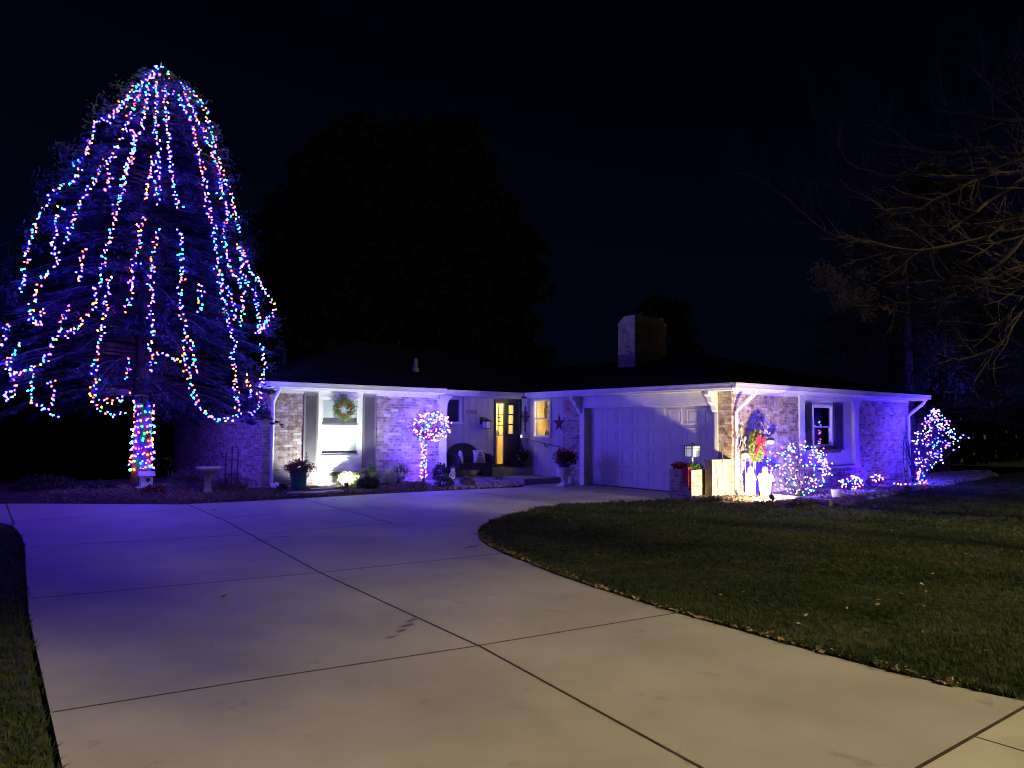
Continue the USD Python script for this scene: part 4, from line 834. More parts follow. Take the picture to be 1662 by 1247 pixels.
def flood(name, label, at, target, lens, color, power, group=None):
    """garden spotlight on a spike: housing, lens and the light itself"""
    at = np.array(at, float); d = unit(np.array(target, float) - at)
    t = thing(name, label, 'spotlight', (at[0], at[1], 0))
    R = trimesh.geometry.align_vectors([0, 0, 1], d)[:3, :3]
    hsg = lathe([(0, -.10), (.03, -.10), (.045, -.06), (.055, .0), (.055, .03), (.049, .03), (.049, .0)], (0, 0, 0), 18)
    part(t, 'housing', trimesh.Trimesh(hsg.vertices @ R.T + at, hsg.faces, process=False), m_iron, 35)
    ln = lathe([(0, .005), (.048, .005)], (0, 0, 0), 18)
    part(t, 'lens', trimesh.Trimesh(ln.vertices @ R.T + at, ln.faces, process=False), lens)
    part(t, 'spike', cat_([tube([at - d * .05 - [0, 0, .02], (at[0] - d[0] * .05, at[1] - d[1] * .05, .0)], .012), tube([at - d * .05, at - d * .05 - [0, 0, .05]], .02)]), m_iron)
    lp = UsdLux.SphereLight.Define(stage, t.GetPath().AppendChild('light'))
    lp.CreateRadiusAttr(.05); lp.CreateIntensityAttr(power); lp.CreateNormalizeAttr(True); lp.CreateColorAttr(Gf.Vec3f(*color))
    sp = UsdLux.ShapingAPI.Apply(lp.GetPrim()); sp.CreateShapingConeAngleAttr(75.0); sp.CreateShapingConeSoftnessAttr(.35)
    pos = at + d * .10 - [at[0], at[1], 0]; zz = -d; xx = unit(np.cross([0.3, 0.2, 1.0], zz)); yy = np.cross(zz, xx)
    lp.AddTransformOp().Set(Gf.Matrix4d(*xx, 0, *yy, 0, *zz, 0, *pos, 1))
flood('spotlight', 'small black spotlight in the bed aimed up at the left wing window', (8.57, 17.9, .2), (8.75, 18.85, 1.5), m_lens_cold, (.86, .94, 1.0), FLOOD_COLD)
flood('spotlight', 'black spike spotlight in front of the two white statues', (14.75, 9.8, .2), (15.7, 11.35, 1.25), m_lens_warm, (1.0, .78, .40), FLOOD_WARM)

# ------------------------------------------------------------------ garage corner: brick planter, low wall, statues, swag, hooks
pl = thing('brick_planter', 'square brick planter pillar at the lawn edge before the garage door', 'planter', (14.6, 12.0, 0))
px0, px1, py0, py1 = 14.33, 14.87, 11.65, 12.30
core = part(pl, 'core', box(px0, px1, py0, py1, -.05, .70), m_mortar)
for b, tn in brick_list('y', py0, -1, px0 - .008, px1, .0, .69, pal=(.1, .75)) + brick_list('x', px0, -1, py0, py1, .0, .69, pal=(.05, .6)) + brick_list('x', px1, 1, py0, py1, .0, .69, pal=(.05, .6)):
    part(core, 'brick', b, brick_mat, tone=np.full(8, tn))
c, d = blob_points((14.66, 11.82, .76), (.24, .18, .09), 700, .2); part(pl, 'greenery', leaves(c, .07, d + [0, 0, .6], .4), m_green, kind='stuff')
c, d = blob_points((14.5, 12.15, .78), (.2, .2, .1), 350, .2); part(pl, 'greenery', leaves(c, .07, d + [0, 0, .3], .4), m_redleaf, kind='stuff')
part(pl, 'ribbon', cat_([box(14.295, 14.318, 11.72, 11.80, .30, .74), box(14.29, 14.312, 11.82, 11.90, .36, .74), box(14.3, 14.42, 11.72, 11.9, .735, .75)]), m_red)
lt = thing('post_lantern', 'post lantern with frosted panes on top of the brick planter', 'lantern', (14.68, 11.95, .7))
LX, LY = 14.70, 11.92
part(lt, 'post', cat_([lathe([(.045, .70), (.045, .74), (.028, .76), (.028, .98), (.05, 1.0)], (LX, LY, 0), 14)]), m_trim, 30)
part(lt, 'frame', cat_([box(LX + a - .009, LX + a + .009, LY + b - .009, LY + b + .009, 1.0, 1.25) for a in (-.125, .125) for b in (-.125, .125)] + [box(LX - .135, LX + .135, LY - .135, LY + .135, .985, 1.004)] + [box(LX + a - .135, LX + a + .135, LY - .134, LY - .12, 1.185, 1.197) for a in (0,)] + [box(LX - .134, LX - .12, LY - .135, LY + .135, 1.185, 1.197)] + [box(LX + a - .004, LX + a + .004, LY - .131, LY - .123, 1.004, 1.25) for a in (-.075, .075)] + [box(LX - .131, LX - .123, LY + a - .004, LY + a + .004, 1.004, 1.25) for a in (-.075, .075)]), m_iron)
for a in ((LX - .117, LX + .117, LY - .122, LY - .118), (LX - .117, LX + .117, LY + .118, LY + .122), (LX - .122, LX - .118, LY - .117, LY + .117), (LX + .118, LX + .122, LY - .117, LY + .117)): part(lt, 'pane', box(*a, 1.005, 1.245), m_frost)
part(lt, 'roof', cat_([box(LX - .17, LX + .17, LY - .17, LY + .17, 1.25, 1.268), trimesh.Trimesh([(LX - .13, LY - .13, 1.268), (LX + .13, LY - .13, 1.268), (LX + .13, LY + .13, 1.268), (LX - .13, LY + .13, 1.268), (LX, LY, 1.31)], [[0, 1, 4], [1, 2, 4], [2, 3, 4], [3, 0, 4]], process=False), ball((LX, LY, 1.32), .018, 1)]), m_iron)
single('low_wall', cat_([box(14.72, 15.455, 11.36, 11.56, -.05, .90), box(14.70, 15.452, 11.345, 11.575, .90, .945)]), mat('stucco', (.17, .15, .11), (.30, .27, .21), 5, .9, .4), 'low pale rendered wall stub joining the garage corner', 'low wall')

def statue(name, label, x, y, z, H, wide):
    t = thing(name, label, 'statue', (x, y, z))
    w = wide
    secs = [(x, y, z, .13, .12), (x, y, z + .03 * H, .13, .12), (x, y, z + .05 * H, .10 * w + .02, .10), (x, y, z + .12 * H, .09 * w + .03, .10), (x, y, z + .3 * H, .14 * w + .01, .12), (x, y, z + .45 * H, .165 * w, .125), (x, y, z + .6 * H, .15 * w, .12),
            (x, y, z + .7 * H, .125 * w, .11), (x, y, z + .78 * H, .095, .085), (x, y, z + .82 * H, .066, .066), (x, y, z + .87 * H, .068, .072), (x, y, z + .93 * H, .066, .07), (x, y, z + .975 * H, .045, .05), (x, y, z + H, .012, .012)]
    body = loft(secs, 26); v = body.vertices.copy()
    a = np.arctan2(v[:, 1] - y, v[:, 0] - x); hz = (v[:, 2] - z) / H
    fold = .06 * np.sin(9 * a) * np.exp(-((hz - .3) / .22) ** 2); v[:, :2] = np.array([x, y]) + (v[:, :2] - [x, y]) * (1 + fold)[:, None]
    part(t, 'robe', trimesh.Trimesh(v, body.faces, process=False), m_statue, 50)
    f = unit(np.array([-.55, -.8, 0]))
    part(t, 'face', cat_([ball(np.array([x, y, z + .885 * H]) + f * .045, .042, 2, (.9, .9, 1.25)), ball(np.array([x, y, z + .88 * H]) + f * .088, .010, 1, (1, 1, 1.6))]), m_statue, True)
    s = np.array([-f[1], f[0], 0])
    for q in (-1, 1):
        sh0 = np.array([x, y, z + .73 * H]) + s * q * .10 * w; el = np.array([x, y, z + .56 * H]) + s * q * .14 * w + f * .06; ha = np.array([x, y, z + .66 * H]) + s * q * .012 + f * .15
        part(t, 'arm', tube([sh0, (sh0 + el) / 2 + s * q * .02, el, (el + ha) / 2, ha], [.05, .048, .045, .034, .018], 10), m_statue, 50)
    part(t, 'hands', cat_([tube([np.array([x, y, z + .64 * H]) + f * .145 + s * q * .012, np.array([x, y, z + .74 * H]) + f * .135 + s * q * .005], [.018, .008], 8) for q in (-1, 1)]), m_statue, 50)
statue('statue', 'slim white robed praying statue, nearer the downspout', 15.85, 11.1, .06, .72, .62)
statue('statue', 'wide white veiled praying statue right of the slim one', 15.85, 10.7, .06, .73, 1.12)
sg = thing('evergreen_swag', 'evergreen swag with a big red bow on a stake behind the statues', 'swag', (16.0, 11.05, .06))
part(sg, 'stake', tube([(16.0, 11.07, .03), (16.0, 11.07, 1.3)], .013), m_statue, 40)
n = 1600; tz = rng.uniform(0, 1, n) ** .8; ww = .33 * np.sin(np.pi * np.clip(.12 + .8 * tz, 0, 1)) ** .8
a = rng.uniform(0, 2 * np.pi, n); c = np.column_stack([16.02 + ww * np.cos(a) * rng.uniform(.3, 1, n), 11.04 + .09 * np.sin(a), 1.63 - .72 * tz])
part(sg, 'greenery', leaves(c, .12, np.column_stack([np.cos(a) * .8, np.sin(a) * .3 - .2, -.6 + rng.normal(0, .5, n)]), .3), m_lime, kind='stuff')
def ribbon_loop(c, dx, dz, w):
    th = np.linspace(0, 2 * np.pi, 13); P = [np.array(c) + [dx * (1 - math.cos(t)) / 2, -.03 - .035 * math.sin(t), dz * (1 - math.cos(t)) / 2 + .03 * math.sin(t)] for t in th]
    V = np.vstack([P, np.array(P) + [0, 0, w]]); k = len(P); return trimesh.Trimesh(V, [f for i in range(k - 1) for f in ([i, i + 1, k + i + 1], [i, k + i + 1, k + i])], process=False)
bc = (16.0, 10.94, 1.29)
part(sg, 'bow', cat_([ribbon_loop(bc, -.2, .06, .12), ribbon_loop(bc, .19, .08, .12), ribbon_loop(bc, -.14, .16, .09), ribbon_loop(bc, .13, .17, .09), ball((16.0, 10.90, 1.33), .05, 1)]), m_red, 40)
part(sg, 'bow_tail', trimesh.Trimesh([(15.94, 10.92, 1.32), (16.0, 10.91, 1.32), (15.84, 10.91, 1.06), (15.75, 10.92, 1.09), (16.02, 10.91, 1.32), (16.08, 10.92, 1.32), (16.28, 10.92, 1.07), (16.19, 10.91, 1.03)], [[0, 2, 1], [0, 3, 2], [4, 6, 5], [4, 7, 6]], process=False), m_red)
def hook(name, label, x, y, h, sx, reach):
    th = np.linspace(0, 1, 14)
    P = [(x, y, .02), (x, y, h - .15)] + [(x + sx * reach * t, y, h - .15 + .25 * math.sin(math.pi * min(t * 1.25, 1) * .9) - .18 * max(0, t - .6)) for t in th[1:]]
    end = P[-1]; P += [(end[0] + sx * .03, y, end[2] - .06), (end[0] + sx * .09, y, end[2] - .07), (end[0] + sx * .12, y, end[2] - .01)]
    t = thing(name, label, 'plant hook', (x, y, .02)); part(t, 'pole', tube(P, .010, 6), m_statue, 40)
    c, d = blob_points((x + sx * reach * .35, y - .02, h + .02), (.1, .04, .06), 60, .2); part(t, 'leaf_sprig', leaves(c, .07, d, .4), m_pale, kind='stuff')
    return end
hook('plant_hook', 'white shepherd hook curving left beside the corner downspout', 15.62, 11.08, 1.42, -1, .24)
hook('plant_hook', 'white shepherd hook curving right above the evergreen swag', 16.02, 11.13, 1.76, 1, .58)
for (x, y, z), lb in (((15.52, 11.02, 1.06), 'white globe lamp hanging from the left shepherd hook'), ((16.66, 11.08, 1.36), 'white globe lamp hanging right of the evergreen swag')):
    g_ = thing('hanging_globe', lb, 'garden lamp', (x, y, z))
    part(g_, 'globe', ball((x, y, z), .098, 2, (1, 1, .8)), m_globe, True)
    part(g_, 'cap', lathe([(.1, z + .03), (.104, z + .05), (.06, z + .1), (0, z + .105)], (x, y, 0), 18), m_iron, 30)
    part(g_, 'chain', tube([(x, y, z + .1), (x, y, z + .26)], .006), m_iron)
single('garden_rod', tube([(14.95, 11.15, .02), (14.78, 11.12, 1.28)], .010), m_iron, 'thin dark leaning rod before the low rendered wall', 'rod')
single('garden_rod', tube([(15.47, 11.2, .02), (15.475, 11.2, 1.55)], .008), m_iron, 'thin upright dark rod at the garage corner', 'rod')
tb = single('edging_timber', trimesh.Trimesh(box(-.07, .07, -.85, .85, 0, .13).vertices @ np.array([[.98, -.17, 0], [.17, .98, 0], [0, 0, 1]]) + [15.72, 9.72, .03], BOXF, process=False), m_timber, 'pale squared landscape timber edging the raised bed of lit shrubs', 'timber')
wp = thing('white_pot', 'small white pot at the end of the edging timber', 'plant pot', (17.05, 9.6, .05))
part(wp, 'pot', lathe([(0, .05), (.09, .05), (.12, .24), (.125, .27), (.105, .27), (.1, .22)], (17.05, 9.6, 0), 18), m_globe, 35)
shrub('low_shrub', 'small dark clump in the chips left of the statues', (14.3, 10.95, .1), (.22, .2, .07), 300, .07, m_shrub)
shrub('low_shrub', 'small dark clump at the bed edge right of the spotlight', (15.15, 9.3, .11), (.3, .22, .1), 500, .07, m_dry)
single('rock', stones([(14.28, 11.5)], [.04], .12, .125, 9), m_flag, 'small pale rock at the foot of the brick planter', 'rock')

# ------------------------------------------------------------------ lit things: strands and nets of bulbs
BV = []
for zz, rr in ((0, .006), (.012, .019), (.034, .016)):
    BV += [(rr * math.cos(t), rr * math.sin(t), zz) for t in np.arange(6) * math.pi / 3]
BV = np.array(BV + [(0, 0, .056)]); BF = []
for i in range(2):
    for j in range(6): BF += [[i * 6 + j, i * 6 + (j + 1) % 6, i * 6 + 6 + (j + 1) % 6], [i * 6 + j, i * 6 + 6 + (j + 1) % 6, i * 6 + 6 + j]]
BF = np.array(BF + [[12 + j, 12 + (j + 1) % 6, 18] for j in range(6)] + [[0, j + 1, j] for j in range(1, 5)])
brng = np.random.default_rng(99)
def bulb(parent, p, scale=1.0, d=None, mats=None):
    d = unit(brng.normal(size=3)) if d is None else unit(d)
    R = trimesh.geometry.align_vectors([0, 0, 1], d)[:3, :3]
    part(parent, 'bulb', (BV * scale @ R.T + p, BF), (mats or m_bulbs)[brng.choice(5, p=BULB_P)])
def run(pts, step):
    pts = np.asarray(pts, float); L = np.r_[0, np.cumsum(np.linalg.norm(np.diff(pts, axis=0), axis=1))]; s = np.arange(0, L[-1] + 1e-6, step)
    return np.column_stack([np.interp(s, L, pts[:, k]) for k in range(3)])
STRANDS = [
[[4.02,19.02,9.86],[3.69,18.96,9.56],[3.47,18.82,9.14],[3.15,18.85,8.63],[2.83,19.14,8.38],[2.71,18.97,7.92],[2.63,18.84,7.56],[2.44,19.0,7.35]],
[[2.52,18.77,7.23],[2.45,18.71,6.99],[2.21,19.01,6.85],[2.05,19.1,6.59],[1.86,19.1,6.14],[1.73,19.07,5.71],[1.67,18.93,5.23],[1.59,18.86,4.8],[1.59,18.77,4.61],[1.55,18.74,4.4]],
[[3.51,18.78,9.12],[3.29,18.82,8.83],[3.11,18.8,8.48]],
[[2.19,18.58,6.25],[2.11,18.5,5.94],[2.09,18.43,5.68],[2.03,18.45,5.51],[2.07,18.31,5.26],[2.13,18.19,5.09],[1.95,18.3,4.8],[1.85,18.36,4.6],[1.79,18.4,4.5],[1.73,18.35,4.12],[1.68,18.3,3.82],[1.85,18.05,3.65],[1.88,18.13,4.03]],
[[3.25,18.43,7.97],[3.06,18.33,7.43],[2.92,18.36,7.29],[2.75,18.33,6.91],[2.58,18.3,6.54],[2.41,18.25,6.14],[2.33,18.2,5.79],[2.25,18.17,5.46]],
[[2.31,17.76,4.07],[2.23,17.78,3.94],[2.18,17.77,3.73],[2.16,17.72,3.48]],
[[3.77,18.97,9.63],[3.57,18.66,8.94],[3.44,18.55,8.52],[3.32,18.47,8.17]],
[[3.46,18.43,8.28],[3.51,18.22,7.8],[3.39,18.12,7.41],[3.27,17.99,6.93],[3.19,17.85,6.47],[3.1,17.81,6.24],[3.04,17.7,5.85],[2.95,17.67,5.47],[2.9,17.6,5.06],[2.81,17.57,4.64],[2.76,17.53,4.37],[2.7,17.5,4.03],[2.56,17.52,3.82],[2.47,17.54,3.63],[2.21,17.67,3.44],[2.04,17.79,3.36],[1.98,17.78,3.16],[1.94,17.8,2.92],[1.79,17.95,2.84],[1.63,18.15,2.7],[1.43,18.41,2.69],[1.33,18.52,2.85]],
[[3.86,18.83,9.52],[3.78,18.55,8.92],[3.64,18.36,8.3],[3.54,18.28,8.0],[3.45,18.17,7.6],[3.33,18.06,7.17],[3.23,17.94,6.75]],
[[2.56,17.88,5.33],[2.49,17.82,4.92],[2.42,17.8,4.59],[2.42,17.81,4.62]],
[[3.0,17.5,4.77],[2.93,17.46,4.42],[2.9,17.39,4.0],[2.83,17.36,3.67],[2.79,17.29,3.25],[2.74,17.28,2.89],[2.77,17.33,2.57],[2.69,17.41,2.29],[2.82,17.4,2.06],[3.01,17.35,1.9],[3.12,17.32,1.84],[3.34,17.24,1.95]],
[[4.03,18.98,9.8],[3.98,18.6,9.21],[3.99,18.41,8.71],[3.95,18.24,8.21],[3.95,17.99,7.5],[3.91,17.81,6.93],[3.91,17.65,6.48]],
[[3.86,17.46,5.82],[3.79,17.39,5.34],[3.73,17.31,4.88],[3.73,17.3,4.83],[3.73,17.22,4.36],[3.74,17.11,3.72],[3.7,17.02,3.17],[3.74,16.99,3.01],[3.73,17.02,2.77]],
[[4.19,18.78,9.55],[4.19,18.42,8.76],[4.19,18.16,8.03],[4.2,17.93,7.37],[4.25,17.78,6.91],[4.32,17.6,6.38]],
[[4.32,17.47,5.93],[4.33,17.38,5.42],[4.31,17.29,4.91],[4.31,17.26,4.73],[4.31,17.17,4.16],[4.36,17.12,3.86],[4.4,17.05,3.48],[4.35,16.99,3.09],[4.42,17.0,2.88],[4.53,17.07,2.56],[4.59,17.13,2.31],[4.76,17.2,2.06],[4.96,17.29,1.85],[5.25,17.4,1.79],[5.52,17.52,1.81],[5.73,17.61,1.9]],
[[4.46,18.75,9.48],[4.67,18.56,8.93],[4.82,18.42,8.43],[4.88,18.27,7.96],[4.94,18.14,7.54],[4.97,18.0,7.11],[5.0,17.82,6.59],[5.02,17.73,6.32],[5.1,17.72,6.2],[5.08,17.62,5.88],[5.17,17.58,5.5],[5.13,17.5,5.14],[5.46,17.55,4.64],[5.55,17.53,4.28],[5.56,17.49,4.01]],
[[4.66,19.11,9.85],[4.91,18.65,8.89],[5.09,18.65,8.62],[5.23,18.65,8.37],[5.35,18.6,8.02],[5.47,18.51,7.61],[5.35,18.22,7.15],[5.59,18.24,6.79],[5.41,17.91,6.29],[5.32,17.71,5.8],[5.44,17.73,5.56],[5.52,17.7,5.18],[5.89,17.87,4.82],[5.8,17.7,4.33],[5.73,17.58,3.99]],
[[4.81,19.37,9.98],[5.17,19.17,9.55],[5.34,19.27,9.24],[5.38,18.89,8.53],[5.49,18.74,8.04],[5.59,18.61,7.57],[5.78,18.59,7.14],[5.81,18.36,6.63],[5.8,18.16,6.23]],
[[5.81,18.03,5.85],[5.97,18.11,5.57],[6.16,18.24,5.34],[6.49,18.65,5.26],[6.8,19.05,5.04],[6.93,19.01,4.74],[7.03,18.95,4.65],[6.9,19.06,4.39],[6.46,18.22,4.02],[6.15,17.86,3.86]],
[[5.72,17.98,5.91],[5.85,18.02,5.63],[5.8,17.9,5.29],[6.23,18.18,4.81],[6.29,18.12,4.33],[6.37,18.12,4.0]],
[[5.17,17.5,5.04],[5.23,17.47,4.73],[5.29,17.41,4.24],[5.43,17.38,3.8],[5.54,17.38,3.5],[5.48,17.29,3.18],[5.54,17.32,2.83],[5.6,17.4,2.57],[5.66,17.5,2.26],[5.78,17.64,1.95]],
[[6.37,18.01,3.61],[6.38,17.95,3.32],[6.43,17.94,3.09],[6.42,17.95,2.81],[6.33,17.94,2.48],[6.32,18.02,2.1],[6.11,17.88,1.91]],
[[5.81,17.48,2.8],[5.99,17.65,2.55],[6.0,17.71,2.27]],
[[4.78,17.33,4.75],[4.74,17.27,4.47],[4.71,17.23,4.25],[4.66,17.2,4.11]],
[[3.81,17.0,3.12],[3.96,16.99,3.16],[4.08,16.98,3.09],[4.21,16.97,3.04],[4.37,16.98,3.01]],
[[3.31,17.07,2.95],[3.3,17.11,2.75],[3.3,17.14,2.57]],
[[3.4,17.35,4.71],[3.36,17.32,4.49],[3.33,17.29,4.28],[3.29,17.25,3.98]],
[[1.38,18.73,3.74],[1.35,18.68,3.51],[1.25,18.75,3.26]],
[[1.55,18.3,3.33],[1.47,18.32,3.12],[1.35,18.45,3.0],[1.35,18.5,2.85],[1.46,18.37,2.64],[1.5,18.36,2.45],[1.48,18.42,2.35],[1.31,18.69,2.25],[1.44,18.51,2.17],[1.51,18.4,2.21]],
[[1.75,18.03,2.64],[1.76,18.07,2.36],[1.73,18.15,2.17],[1.89,18.02,2.01],[2.04,17.91,1.89],[2.14,17.85,1.79]],
[[2.05,17.77,2.56],[2.09,17.77,2.37],[2.09,17.83,2.05]],
[[3.6,17.58,6.12],[3.53,17.54,5.9],[3.52,17.47,5.52],[3.44,17.44,5.26],[3.42,17.41,5.05],[3.4,17.35,4.69]],
[[3.82,18.02,7.52],[3.77,17.89,7.09],[3.66,17.73,6.57]],
[[2.81,17.37,2.22],[2.98,17.32,2.14],[3.18,17.25,2.16],[3.35,17.18,2.25]],
[[4.57,17.09,3.53],[4.52,17.03,3.27],[4.58,17.01,2.94],[4.68,17.06,2.77]],
[[3.05,18.27,7.29],[2.99,18.15,6.92],[2.93,18.06,6.64]]
]
WHERE = ['tracing the upper left edge', 'down the far left edge from a third of the way down', 'very short, just inside the upper left edge', 'left of centre, ending in a small loop', 'slanting down the left side from near the top', 'short, low on the left side among bigger loops', 'short, beside the tip on its left', 'the longest, hooking out to the far left', 'just left of the centre line in the upper third', 'sparse, in the middle of the left half', 'dropping left of the trunk and swinging back to it',
         'straight down the centre line of the upper half', 'straight above the trunk in the lower half', 'just right of the centre line in the upper half', 'right of the trunk, ending in a wide swag toward the house', 'wavy, right of centre from top to low down', 'wavy, second from the upper right edge', 'tracing the upper right edge', 'at the lower right edge, hooking back inward', 'just inside the lower right edge', 'long and straight down the lower right side', 'hanging at the house corner by the roof eave', 'short, near the house corner left of the hanging one', 'sparse and short, in the right half at mid height', 'short and level, running right from the trunk top', 'three-bulb drop left of the trunk top', 'sparse drop left of the trunk at mid height', 'at the very left margin, lower third', 'big tangle at the lower far left', 'dangling lowest on the far left', 'short drop above the lowest left dangle', 'broken and sparse, left of the centre line at mid height', 'faint and short, near the centre of the upper third', 'level chain joining the trunk from its left', 'short, right of the trunk at two thirds down', 'faint, in the upper left quarter']
for pts, wh in zip(STRANDS, WHERE):
    pts = np.array(pts)
    t = thing('light_strand', 'conifer light strand ' + wh, 'string lights', pts[-1], 'strands of lights hung on the tall conifer')
    q = run(pts, .05) + brng.normal(0, .030, (len(run(pts, .05)), 3))
    part(t, 'wire', tube(q if len(q) > 1 else pts, .006, 4), m_wire)
    for c in q: bulb(t, c, .94)
t = thing('light_strand', 'bunched strand of coloured lights at the very tip of the tall conifer', 'string lights', (4.26, 19.7, 10.2))
q = np.array([(4.27 + (.05 + .34 * w) * math.cos(w * 21), 19.6 + (.05 + .3 * w) * math.sin(w * 21), 10.36 - .42 * w) for w in np.linspace(0, 1, 46)]) + brng.normal(0, .03, (46, 3))
part(t, 'wire', tube(q, .006, 4), m_wire)
for c in q: bulb(t, c, .95)
TX, TY = 4.3, 20.25
sp = [(TX + (.245 - .03 * t) * math.cos(2 * math.pi * (t * 10.5)), TY + (.245 - .03 * t) * math.sin(2 * math.pi * t * 10.5), .5 + 1.75 * t) for t in np.linspace(0, 1, 240)]
t = thing('light_strand', 'strand of coloured lights wound in rings round the tall conifer trunk', 'string lights', (TX, TY, .3))
part(t, 'wire', tube(sp[::2], .006, 4), m_wire)
q = run(sp, .075) + brng.normal(0, .018, (len(run(sp, .075)), 3))
for c in q: bulb(t, c, 1.12)

def net(label, pts, scale=.8, group=None, at=None, link=True):
    pts = np.asarray(pts, float)
    t = thing('net_lights', label, 'string lights', pts.mean(0) if at is None else at)
    order = [0]; left = set(range(1, len(pts)))
    while left:
        l = np.array(sorted(left)); j = l[np.argmin(np.linalg.norm(pts[l] - pts[order[-1]], axis=1))]; order.append(int(j)); left.discard(int(j))
    if link: part(t, 'wire', tube(pts[order], .004, 3), m_wire)
    for c in pts: bulb(t, c, scale, None, m_minis)
    return t

# lit topiary: ball crown on a straight trunk
to = thing('topiary_tree', 'small lit topiary tree with round crown and wrapped trunk by the brick wall', 'tree', (11.13, 18.4, .12))
part(to, 'trunk', tube([(11.13, 18.4, .05), (11.14, 18.4, .7), (11.2, 18.4, 1.35)], [.05, .04, .035], 8), m_bark, 40)
tw = []
for k in range(60):
    d = unit(brng.normal(size=3) * [1, .7, .6] + [0, 0, .2]); e = np.array([11.33, 18.4, 1.68]) + d * [.66, .42, .42]
    tw.append(tube([(11.2, 18.4, 1.3), (np.array([11.2, 18.4, 1.3]) + e) / 2 + brng.normal(0, .05, 3), e], [.014, .009, .004], 4))
part(to, 'twigs', cat_(tw), m_redleaf, kind='stuff')
c, d = blob_points((11.33, 18.4, 1.70), (.7, .42, .44), 500, .5); part(to, 'leaves', leaves(c, .07, d, .4), m_redleaf, kind='stuff')
d = unit(brng.normal(size=(150, 3)) * [1, 1, 1.1]); d[:, 1] = -np.abs(d[:, 1]) * np.where(brng.random(150) < .8, 1, -1)
net('net of coloured lights over the topiary crown', np.array([11.33, 18.4, 1.68]) + d * [.68, .42, .40] * brng.uniform(.7, 1.06, (150, 1)), 1.0)
q = np.array([(11.13 + .065 * math.cos(t * 60), 18.4 + .065 * math.sin(t * 60), .22 + t * 1.0) for t in np.linspace(0, 1, 60)])
net('tight winding of lights round the topiary trunk', q + brng.normal(0, .01, q.shape), .9)

# lit shrub right of the statues
m_dim_twig = mat('dark_twigs', (.02, .014, .012), (.045, .03, .025), 20, .8)
def twiggy(name, label, base, c, r, n, m=m_dim_twig, cat='shrub'):
    t = thing(name, label, cat, base); tw = []
    for k in range(n):
        d = unit(brng.normal(size=3)); e = np.array(c) + d * np.array(r) * brng.uniform(.7, 1.05); b = np.array(base) + [brng.normal() * .08, brng.normal() * .08, 0]
        mid_ = b * .45 + e * .55 + brng.normal(0, .06, 3) * [1, 1, .5]
        tw.append(tube([b, mid_, e], [.012, .008, .003], 4))
        for _ in range(3):
            f = e + brng.normal(0, .1, 3); tw.append(tube([mid_, (mid_ + f) / 2 + brng.normal(0, .03, 3), f], [.006, .004, .002], 3))
    part(t, 'branches', cat_(tw), m, kind='stuff'); return t
twiggy('lit_shrub', 'bare twiggy shrub under lights between the statues and garage window', (16.45, 10.2, .05), (16.45, 10.2, .75), (.95, .5, .55), 38)
pts = []
for k in range(240):
    a, b = brng.uniform(0, 2 * np.pi), brng.uniform(-.95, 1); rr = math.sqrt(1 - b * b)
    if b > .1 and brng.random() < .25: b = brng.uniform(.5, .9); rr = math.sqrt(1 - b * b)
    pts.append((16.42 + 1.0 * rr * math.cos(a) + .0, 10.2 - .5 * abs(rr * math.sin(a)) * (1 if brng.random() < .8 else -1), .74 + .58 * b))
net('net of coloured lights over the wide shrub right of the statues', np.array(pts) + brng.normal(0, .05, (240, 3)), .76)
twiggy('lit_shrub', 'small low shrub under lights, first right of the white pot', (18.95, 10.35, .05), (18.95, 10.35, .28), (.42, .3, .22), 30)
c, d = blob_points((18.95, 10.25, .30), (.42, .26, .2), 42, .6); net('clump of lights on the low shrub right of the white pot', c, .95)
twiggy('lit_shrub', 'tiny shrub under a peak of lights, farther right along the wall', (21.4, 10.9, .05), (21.4, 10.9, .25), (.36, .25, .18), 24)
c, d = blob_points((21.4, 10.8, .31), (.34, .2, .11), 18, .5); net('small peak of lights on the tiny shrub near the house end', c, 1.0)
gp = run([(21.75, 10.5, .16), (21.95, 10.4, .11), (22.4, 10.35, .10), (22.8, 10.3, .12), (23.1, 10.35, .16), (23.5, 10.4, .12)], .09)
net('string of lights lying on the bed beyond the tiny shrub', gp + brng.normal(0, .02, gp.shape), 1.0)
# vase shaped small tree at the house's right end
twiggy('lit_tree', 'small vase-shaped bare tree under lights at the house right end', (23.5, 10.7, .05), (24.2, 10.7, 1.4), (.95, .6, .8), 70, cat='tree')
pts = []
while len(pts) < 260:
    tz = brng.uniform(0, 1) ** .75; hw = .10 + 1.08 * min(tz, .62) / .62 * (1 if tz < .62 else (1 - (tz - .62) / .42)); cx = 23.5 + 1.1 * tz
    pts.append((cx + brng.uniform(-1, 1) * hw * .95, 10.7 - abs(brng.normal(0, .3)) * hw, .12 + 2.2 * tz))
pts += [(25.0 + .12 * k, 10.5 - .02 * k, 1.22 + .035 * k + brng.normal() * .04) for k in range(9)]
net('net of coloured lights over the vase-shaped tree at the house end', np.array(pts), .9)
# lights showing in the dark garage window: a narrow lit tree inside
it = thing('window_tree', 'narrow column of lights glowing inside the dark garage window', 'lit tree', (19.8, 11.62, 1.15))
part(it, 'trunk', tube([(19.8, 11.64, 1.08), (19.76, 11.64, 1.95)], .012), m_wire)
for z_, n_ in ((1.88, 3), (1.8, 3), (1.62, 4), (1.55, 2), (1.35, 3), (1.27, 3), (1.2, 2)):
    for k in range(n_): bulb(it, (19.78 + brng.normal() * .055, 11.6 + brng.normal() * .01, z_ + brng.normal() * .025), .8)

